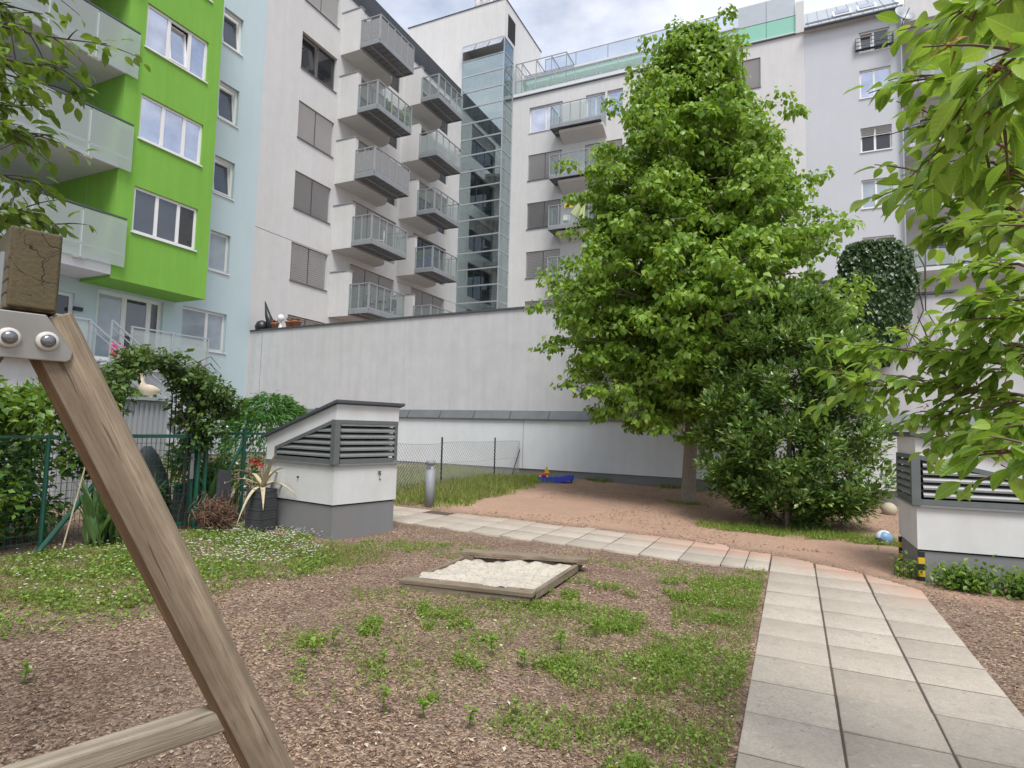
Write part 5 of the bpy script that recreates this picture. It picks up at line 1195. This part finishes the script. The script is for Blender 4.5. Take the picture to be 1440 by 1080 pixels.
# evergreen laurel to the right of the linden
lau = thing('laurel_shrub', 'tall dark glossy evergreen shrub with a leaning stem right of the linden', 'shrub', (-.1,11.4,0))
S0 = np.array([-.06,11.75,.0])
mb = MB(); st = [(-.1,11.38,-.02),(-.11,11.42,.5),(-.08,11.5,1.2),(-.02,11.6,2.4)]; mb.tube(st, [.055,.05,.045,.02], 9)
mb.build('trunk', m_bark, lau, True)
mb = MB(); zl_ = [.12,.35,.6,1.15,1.75,2.4,3.2,3.8,4.3,4.5]; sL = [.3,.8,1.25,1.6,1.6,1.42,1.25,.65,.12,.05]; sR = [.8,1.3,1.55,1.62,1.5,1.33,1.2,.75,.25,.05]; SC = []
for i in range(560):
    z1 = .22+3.85*rng.random()**1.05; phi = 2*math.pi*rng.random(); cu, sv = math.cos(phi), math.sin(phi); L_, R_ = np.interp(z1, zl_, sL), np.interp(z1, zl_, sR); ru = R_ if cu > 0 else L_; Rv = (L_+R_)/2*.85
    rad = 1/math.sqrt((cu/ru)**2+(sv/Rv)**2)*(.62+.42*rng.random()**.7); tip = S0+(RU*cu+RV*sv)*rad+[0,0,z1]; c0 = S0+(RU*cu+RV*sv)*rad*.25+[0,0,max(.1,z1-.35-.3*rng.random())]
    if i % 9 == 0: mb.tube([tuple(p) for p in curve(c0, tip, .05, 4)], [.011,.009,.006,.003], 4, cap=False)
    SC.append((*tip, .13+.07*rng.random()))
    if i % 2: SC.append((*(S0+(RU*cu+RV*sv)*rad*(.3+.4*rng.random())+[0,0,z1*.95]), .2))
    if i % 2: SC.append((*(tip*.8+c0*.2+rng.normal(size=3)*.08), .13))
mb.build('branches', m_barkd, lau)
SC = np.array(SC); n = len(SC)*40; idx = np.repeat(np.arange(len(SC)), 40); d = rdir(n, .25); out = norm((SC[idx,:3]-S0)*[1,1,.3])
P = SC[idx,:3]+d*(SC[idx,3]*(.15+.9*rng.random(n)))[:,None]; leaves('crown', P, d*.8+out*.5+[0,0,.35], rdir(n)*.5+out*.3+[0,0,.9], .115*(.6+.6*rng.random(n)), T_oval, L_lau, lau, None, .85)

# ivy hanging over the wall corner
ivy = thing('ivy', 'dark ivy mound hanging over the wall top between the linden and the cherry', 'ivy', (1.4,16.5,5))
P = []; N = []
iu0 = 4.24
for k in range(10000):
    t = rng.random(); z = 3.35+3.0*t; wdt = np.interp(z, [3.3,3.9,4.6,5.4,5.9,6.3,6.45], [.08,.36,.62,.78,.72,.5,.15])*(.86+.3*vnoise(z, z*0, .22, 8)); u = iu0+.42+(z-5)*-.05+wdt*(2*rng.random()-1)*(.9+.2*rng.random()); bulge = .35*math.sqrt(max(.02,1-((u-iu0-.4)/1.1)**2)); d_ = -.10+bulge*(.75+.3*rng.random())+(.06 if z < 5.5 else 0)
    p = FW_.P(u, z, d_); P.append(tuple(p)); N.append(tuple(WN+WU*(u-iu0-.4)*.6+Vector((0,0,.45+(z-5.4)*.6 if z > 5.2 else .35))))
n = len(P); leaves('foliage', P, rdir(n)*.45+[0,0,-.8]+np.array(N)*.15, np.array(N)+rdir(n)*.75, .10*(.45+.9*rng.random(n)), T_heart, L_ivy, ivy)
mb = MB()
for k in range(14):
    u = iu0+.4+rng.normal()*.5; mb.tube([FW_.P(u,6.0,-.3), FW_.P(u+.1,5.6,.0), FW_.P(u+rng.normal()*.2,4.6,-.05), FW_.P(u+rng.normal()*.3,3.5,-.09)], [.02,.02,.014,.005], 5)
mb.build('stems', m_barkd, ivy)

# nettles at the foot of the right shaft
for i, (x0, y0, wd, lab) in enumerate(((1.62,7.88,.22,'leafy weed clump right beside the hazard strip of the right shaft'),(2.15,7.85,.25,'leafy weed clump further along the right shaft plinth'),(1.15,8.25,.10,'small pale weed at the path end by the right shaft'))):
    t = thing('nettle_clump', lab, 'weed', (x0,y0,0), 'weeds by the right ventilation shaft'); n = [700,800,90][i]; P = rng.normal(size=(n,3))*[wd*.6,.10,.07]+[x0,y0,.14]; P[:,2] = np.abs(P[:,2]); leaves('leaves', P, rdir(n)+[0,0,-.1], rdir(n)*.5+[0,0,1], .065, T_oval, [L_hed,L_hed,L_spr][i], t); mb = MB()
    for k in range(14): xx_ = x0+rng.normal()*wd*.6; yy_ = y0+rng.normal()*.08; mb.tube([(xx_,yy_,-.02),(xx_+rng.normal()*.02,yy_,.2)], .003, 4)
    mb.build('stems', L_hed, t)

# seedlings in the mulch
SPR = [(-2.92,3.41,.16),(-2.81,2.99,.10),(-2.06,2.84,.15),(-1.86,2.92,.10),(-1.93,3.88,.15),(-1.66,3.83,.13),(-1.53,4.21,.16),(-1.39,4.64,.17),(-1.58,2.94,.12),(-1.43,3.21,.10),(-4.03,2.07,.12),(-2.96,3.24,.10),(-2.48,3.39,.08),(-1.42,4.05,.10),(-.96,3.35,.11),(-2.3,3.95,.10),(-3.5,3.3,.08),(-2.0,4.25,.11)]
for i, (x, y, h) in enumerate(SPR[:13]):
    t = thing('seedling', 'young yellow-green seedling sprouting from the bark mulch', 'seedling', (x,y,0), 'seedlings in the bark mulch'); zg = float(zground(x,y)); mb = MB(); mb.tube([(x,y,zg-.01),(x+rng.normal()*.01,y,zg+h*.6),(x+rng.normal()*.015,y+.005,zg+h)], [.004,.003,.002], 5); mb.build('stem', L_spr, t)
    n = 16; tt_ = rng.random(n)**.7; P = np.stack([x+rng.normal(size=n)*.006, y+rng.normal(size=n)*.006, zg+h*(.35+.65*tt_)], 1); leaves('leaves', P, rdir(n)*[1,1,.25]+[0,0,.35], rdir(n)*.3+[0,0,1], (.028+h*.2)*(.5+.6*rng.random(n)), T_oval, L_spr, t)

# ------------------------------------------------------------------ cherry tree reaching in from the right
def branch_leaves(par, twigs, per, size, T, mat, name='leaves', sizevar=.5, hang=-.55):
    P = []; D = []; N = []
    for tw in twigs:
        tw = np.array(tw); seg = np.linalg.norm(np.diff(tw, axis=0), axis=1); Lt = seg.sum(); k = max(3, int(per*Lt)); ts = np.sort(rng.random(k))*.98+.02; cum = np.concatenate([[0], np.cumsum(seg)])/Lt
        for j, t in enumerate(ts):
            i = min(len(tw)-2, max(0, np.searchsorted(cum, t)-1)); f = (t-cum[i])/max(1e-6, cum[i+1]-cum[i]); p = tw[i]*(1-f)+tw[i+1]*f; d = norm(tw[i+1]-tw[i]); side = norm(np.cross(d, [0,0,1]))*(1 if j % 2 else -1)
            D.append(d*(.35+.5*rng.random())+side*(.5+.5*rng.random())+rng.normal(size=3)*.28+[0,0,hang*(.4+rng.random())]); N.append(rng.normal(size=3)*.32+np.array([0,0,1])+side*.2); P.append(p+D[-1]/np.linalg.norm(D[-1])*.02+rng.normal(size=3)*.01)
    n = len(P); return leaves(name, P, D, N, size*(1-sizevar/2+sizevar*rng.random(n)), T, mat, par)
def grow(start, end, sag, nsub, sublen, seed_dir=None, spread=.6):
    """a bough and its twigs as polylines"""
    main = curve(np.array(start,float), np.array(end,float), sag, 9); tw = []
    dmain = norm(main[-1]-main[0])
    for k in range(nsub):
        t = .15+.85*(k+rng.random())/nsub; i = min(7, int(t*8)); p = main[i]*(1-(t*8-i))+main[i+1]*(t*8-i) if i < 8 else main[-1]; d = norm(dmain*.75+rng.normal(size=3)*[spread,spread,spread*.55]); L_ = sublen*(.5+.8*rng.random()); q = p+d*L_+[0,0,-.12*L_]; tw.append(curve(p, q, .05*L_, 5))
    return main, tw
RB=[((0.527,1.5,2.538),(0.32,1.727,2.648)),((0.46,1.32,2.321),(0.307,1.416,2.305)),((0.482,1.388,2.291),(0.303,1.53,2.24)),((0.656,1.9,2.454),(0.282,2.143,2.756)),((0.699,2.038,2.36),(0.35,2.293,2.665)),((0.655,1.914,2.277),(0.315,2.295,2.44)),((0.784,2.311,2.221),(0.406,2.55,2.551)),((0.784,2.313,2.2),(0.416,2.572,2.344)),((0.566,1.669,2.048),(0.461,1.832,2.165)),((0.913,2.71,2.151),(0.575,3.085,2.389)),((0.956,2.845,2.099),(0.595,3.219,2.229)),
((1.041,3.128,1.833),(0.113,3.338,2.071)),((1.084,3.253,1.902),(0.37,3.46,2.043)),((0.998,2.989,1.932),(0.6,3.127,2.022)),((1.04,3.134,1.748),(0.17,3.27,1.869)),((0.997,3.002,1.769),(0.446,3.193,1.683)),((0.953,2.879,1.658),(0.492,3.002,1.576)),((0.866,2.617,1.653),(0.646,2.736,1.65)),((0.519,1.575,1.575),(0.43,1.644,1.569)),((0.702,2.009,2.737),(0.381,2.389,3.028)),((0.698,2.05,2.209),(0.42,2.119,2.487)),((0.869,2.594,1.96),(0.654,2.815,2.085))]
ch = thing('cherry_tree', 'cherry tree with large drooping leaves reaching in from the right edge', 'tree', (1.75,2.6,0))
mb = MB(); TT = [(1.80,2.55,-.05),(1.78,2.56,.8),(1.72,2.55,1.4),(1.66,2.5,2.0),(1.6,2.4,2.8),(1.55,2.3,3.6)]; mb.tube(TT, [.13,.11,.10,.085,.06,.03], 12); mb.build('trunk', m_barkd, ch, True)
mb = MB(); near = []; farl = []
for i, (a_, b_) in enumerate(RB):
    A1 = np.array(a_); B1 = np.array(b_); B1 = A1+(B1-A1)*(.80 if i not in (11,12,14,18) else (.45 if i == 18 else .90)); dl = np.linalg.norm(B1-A1)
    main, tw = grow(A1, B1, .03*dl, int(5+dl*9), .14+.08*dl, None, .5)
    tz_ = min(2.9, max(1.2, A1[2]-.25)); T0 = np.array([np.interp(tz_, [p[2] for p in TT], [p[0] for p in TT]), np.interp(tz_, [p[2] for p in TT], [p[1] for p in TT]), tz_])
    if i % 2 == 0: mb.tube([tuple(p) for p in curve(T0, A1, .06, 5)], [.022,.019,.016,.013,.010], 6)
    else: mb.tube([tuple(p) for p in curve(T0, A1, -.03, 5)], [.016,.014,.012,.010,.009], 6)
    wav = main+np.concatenate([[[0,0,0]], rng.normal(size=(7,3))*.012, [[0,0,0]]]); mb.tube([tuple(p) for p in wav], list(np.linspace(.009,.003,9)), 6)
    for t in tw: mb.tube([tuple(p) for p in t], list(np.linspace(.004,.0016,5)), 4)
    (near if A1[1] < 2.2 else farl).extend([main[2:]]+tw)
    # reddish spur clusters with withered blossom stalks
for k in range(26):
    hd_ = R(50+50*rng.random()); z0_ = 1.2+1.3*rng.random(); p0 = np.array([1.68,2.5,z0_]); L2 = .5+.6*rng.random(); p1 = p0+np.array([math.sin(hd_)*L2, math.cos(hd_)*L2, .2+.6*rng.random()])
    main, tw = grow(p0, p1, .1, 8, .35, None, .7); mb.tube([tuple(p) for p in main], list(np.linspace(.025,.004,9)), 5); farl.extend([main[3:]]+tw)
    for t in tw: mb.tube([tuple(p) for p in t], list(np.linspace(.004,.0014,5)), 4)
mb.build('branches', m_redtwig, ch)
branch_leaves(ch, near, 48, .064, T_cherry, L_che, 'near_leaves', .7, -.28); branch_leaves(ch, farl, 66, .070, T_cherry_s, L_che, 'leaves', .6, -.28)
P = []
for t in near+farl:
    if rng.random() < .35: p = np.array(t)[rng.integers(1, len(t)-1)]; P += [p+rng.normal(size=3)*.012 for _ in range(9)]
P = np.array(P); leaves('spurs', P, rdir(len(P)), rdir(len(P)), .032, T_blade, plain('spur_brown', (.30,.15,.06), .9, 0, .4, 60), ch, 'stuff', 2.0)
LB_=[((-2.444,0.853,2.882),(-2.368,1.32,3.027)),((-2.443,0.845,2.994),(-2.477,1.155,3.068)),((-2.445,0.862,2.769),(-2.455,1.186,2.809)),((-2.318,0.831,2.517),(-2.445,1.206,2.628)),((-2.319,0.841,2.389),(-2.458,1.214,2.446)),((-2.32,0.849,2.283),(-2.495,1.206,2.341)),((-2.321,0.854,2.22),(-2.51,1.31,2.337)),((-2.384,0.89,2.771),(-2.396,1.209,2.875)),((-2.443,0.838,3.083),(-2.476,1.147,3.172)),((-2.446,0.872,2.635),(-2.434,1.096,2.677))]
ap = thing('plum_tree', 'small-leaved tree whose twigs hang in at the top left before the balconies', 'tree', (-3.3,.4,0))
mb = MB(); mb.tube([(-3.3,.4,-.05),(-3.3,.42,1.2),(-3.25,.45,2.2),(-3.2,.5,3.2)], [.10,.08,.06,.03], 10); mb.build('trunk', m_barkd, ap, True)
mb = MB(); tws = []
for i, (a_, b_) in enumerate(LB_):
    A1 = np.array(a_); B1 = np.array(b_); main, tw = grow(A1, B1, -.02, 6, .14, None, .5)
    zt0 = A1[2]-.35-.35*rng.random(); bs = curve(np.array([np.interp(zt0, [1.2,2.2,3.2], [-3.3,-3.25,-3.2]), .44, zt0]), A1, -.05+.12*rng.random(), 6); bs[1:5] += rng.normal(size=(4,3))*.035
    mb.tube([tuple(p) for p in bs], [.018,.015,.012,.010,.008,.006], 6); m2, tw2 = grow(bs[1], bs[-1], 0, 5, .22, None, .7); tws += tw2
    for t in tw2: mb.tube([tuple(p) for p in t], list(np.linspace(.004,.0012,5)), 4)
    mb.tube([tuple(p) for p in main], list(np.linspace(.006,.002,9)), 5)
    for t in tw: mb.tube([tuple(p) for p in t], list(np.linspace(.003,.0012,5)), 4)
    tws += [main[3:]]+tw
for k in range(26):
    hd_ = R(-75-110*rng.random()); z0_ = 1.3+1.8*rng.random(); p0 = np.array([-3.27,.43,z0_]); L2 = .5+.7*rng.random(); p1 = p0+np.array([math.sin(hd_)*L2, math.cos(hd_)*L2, .25+.5*rng.random()])
    main, tw = grow(p0, p1, .08, 7, .30, None, .7); mb.tube([tuple(p) for p in main], list(np.linspace(.02,.004,9)), 5); tws += [main[3:]]+tw
    for t in tw: mb.tube([tuple(p) for p in t], list(np.linspace(.004,.0012,5)), 4)
mb.build('branches', m_barkd, ap); branch_leaves(ap, tws, 62, .046, T_cherry_s, leafmat('plum_leaf', (.06,.12,.02), (.10,.18,.03), (.19,.27,.06), .4, .4), 'leaves', .6, -.35)

# ------------------------------------------------------------------ things standing on the balconies
def chair(lab, p, rz, m, grp='chairs on the balconies'):
    t = thing('balcony_chair', lab, 'chair', (0,0,0), grp)
    mb = MB(); mb.box(-.22,.22,-.22,.22,.42,.46); mb.build('seat', m, t); mb = MB(); mb.box(-.22,.22,.20,.24,.5,.95); mb.build('backrest', m, t)
    for x in (-.2,.2):
        for y in (-.2,.21): l = MB(); l.bar((x,y,0), (x,y,.42 if y < 0 else .95), .03); l.build('leg', m, t)
    t.location = p; t.rotation_euler.z = rz; return t
dk = m_dsteel; fl_ = lambda k: 6.93+3.43*k+.26
chair('dark chair on the lowest left balcony, nearer the grey wall', (-19.2,23.8,fl_(0)), 1.2, dk); chair('dark chair at the far end of the lowest left balcony', (-19.1,25.4,fl_(0)), -1.8, dk)
chair('white chair on the second lowest left balcony', (-19.3,24.6,fl_(1)), -1.0, m_wframe); chair('dark chair on the middle right balcony beside the glass tower', (-19.2,29.6,fl_(2)), 1.0, dk)
chair('white chair on the third balcony of the block behind the linden', (-13.4,36.3,21.55-3.43*2+.1), .3, m_wframe)
tb_ = thing('balcony_table', 'small dark table between the chairs on the lowest left balcony', 'table', (-19.1,24.6,fl_(0))); mb = MB(); mb.lathe((-19.1,24.6,fl_(0)+.68), [(.32,0),(.32,.03)], 16); mb.build('top', dk, tb_); mb = MB(); mb.tube([(-19.1,24.6,fl_(0)),(-19.1,24.6,fl_(0)+.68)], .03, 8); mb.build('leg', dk, tb_)
bk = thing('bicycle', 'dark bicycle parked on the lower right balcony beside the glass tower', 'bicycle', (-19.6,29.2,fl_(1)))
bx, by, bz = -19.0, 29.0, fl_(1)
for dx in (0, -.95):
    mb = MB(); c_ = Vector((bx+dx, by, bz+.33)); mb.tube([c_+Vector((.32*math.cos(a), 0, .32*math.sin(a))) for a in np.linspace(0, 2*math.pi, 21)], .018, 5, cap=False)
    for k in range(8): a = math.pi*k/4; mb.tube([c_, c_+Vector((.31*math.cos(a), 0, .31*math.sin(a)))], .003, 3)
    mb.build('wheel', m_black, bk)
mb = MB(); q_ = [Vector((bx+x, by, bz+z)) for x, z in ((0,.33),(-.12,.85),(-.45,.32),(-.62,.78),(-.95,.33))]
for a, b in ((0,1),(1,2),(1,3),(2,3),(2,4),(3,4)): mb.tube([q_[a], q_[b]], .018, 6)
mb.build('frame', m_bluep, bk); mb = MB(); mb.bar(q_[3]+Vector((-.12,0,.1)), q_[3]+Vector((.12,0,.12)), .12, .05); mb.build('saddle', m_black, bk); mb = MB(); mb.tube([q_[1]+Vector((0,-.25,.12)), q_[1]+Vector((.0,.25,.12))], .014, 6); mb.build('handlebar', m_black, bk)
for (x, y, z, r, lab) in ((-19.0,25.7,fl_(3),.35,'leafy pot plant at the far end of the second highest left balcony'),(-19.0,31.0,fl_(3),.3,'pot plant on the second highest right balcony'),(-19.1,24.6,fl_(3),.28,'pot plant in the middle of the second highest left balcony')):
    t = thing('potted_plant', lab, 'potted plant', (x,y,z), 'potted plants on the balconies'); mb = MB(); mb.lathe((x,y,z), [(.12,0),(.17,.3)], 10); mb.build('pot', m_terra, t); n = 260; leaves('foliage', rng.normal(size=(n,3))*[r*.45,r*.45,r*.6]+[x,y,z+.65], rdir(n), rdir(n,.5), .14, T_oval, L_hed, t)
pz = 21.55-3.43*2
ps = thing('parasol', 'closed pale lime parasol leaning over the balcony beside the linden', 'parasol', (-12.6,36.0,pz)); mb = MB()
A_ = Vector((-11.9,35.75,pz+1.95))
rim = [A_+Vector((-1.05+.12*k,.05*math.sin(k*2),-1.05-.10*k+.05*math.sin(k*3))) for k in range(10)]
for k in range(9): mb.poly([A_, rim[k]+Vector((0,-.08 if k % 2 else .08,0)), rim[k+1]+Vector((0,.08 if k % 2 else -.08,0))])
mb.build('canopy', m_parasol, ps); mb = MB(); mb.tube([(-12.9,36.2,pz+.1), tuple(A_)], .025, 6); mb.build('pole', m_wframe, ps)
mb = MB(); mb.bar((-13.35,35.76,pz+1.36), (-12.75,35.76,pz+1.36), .02, .28); tag(mb.build('beach_towel', m_yellow), 'yellow towel hung over the balcony rail beside the lime parasol', 'towel')
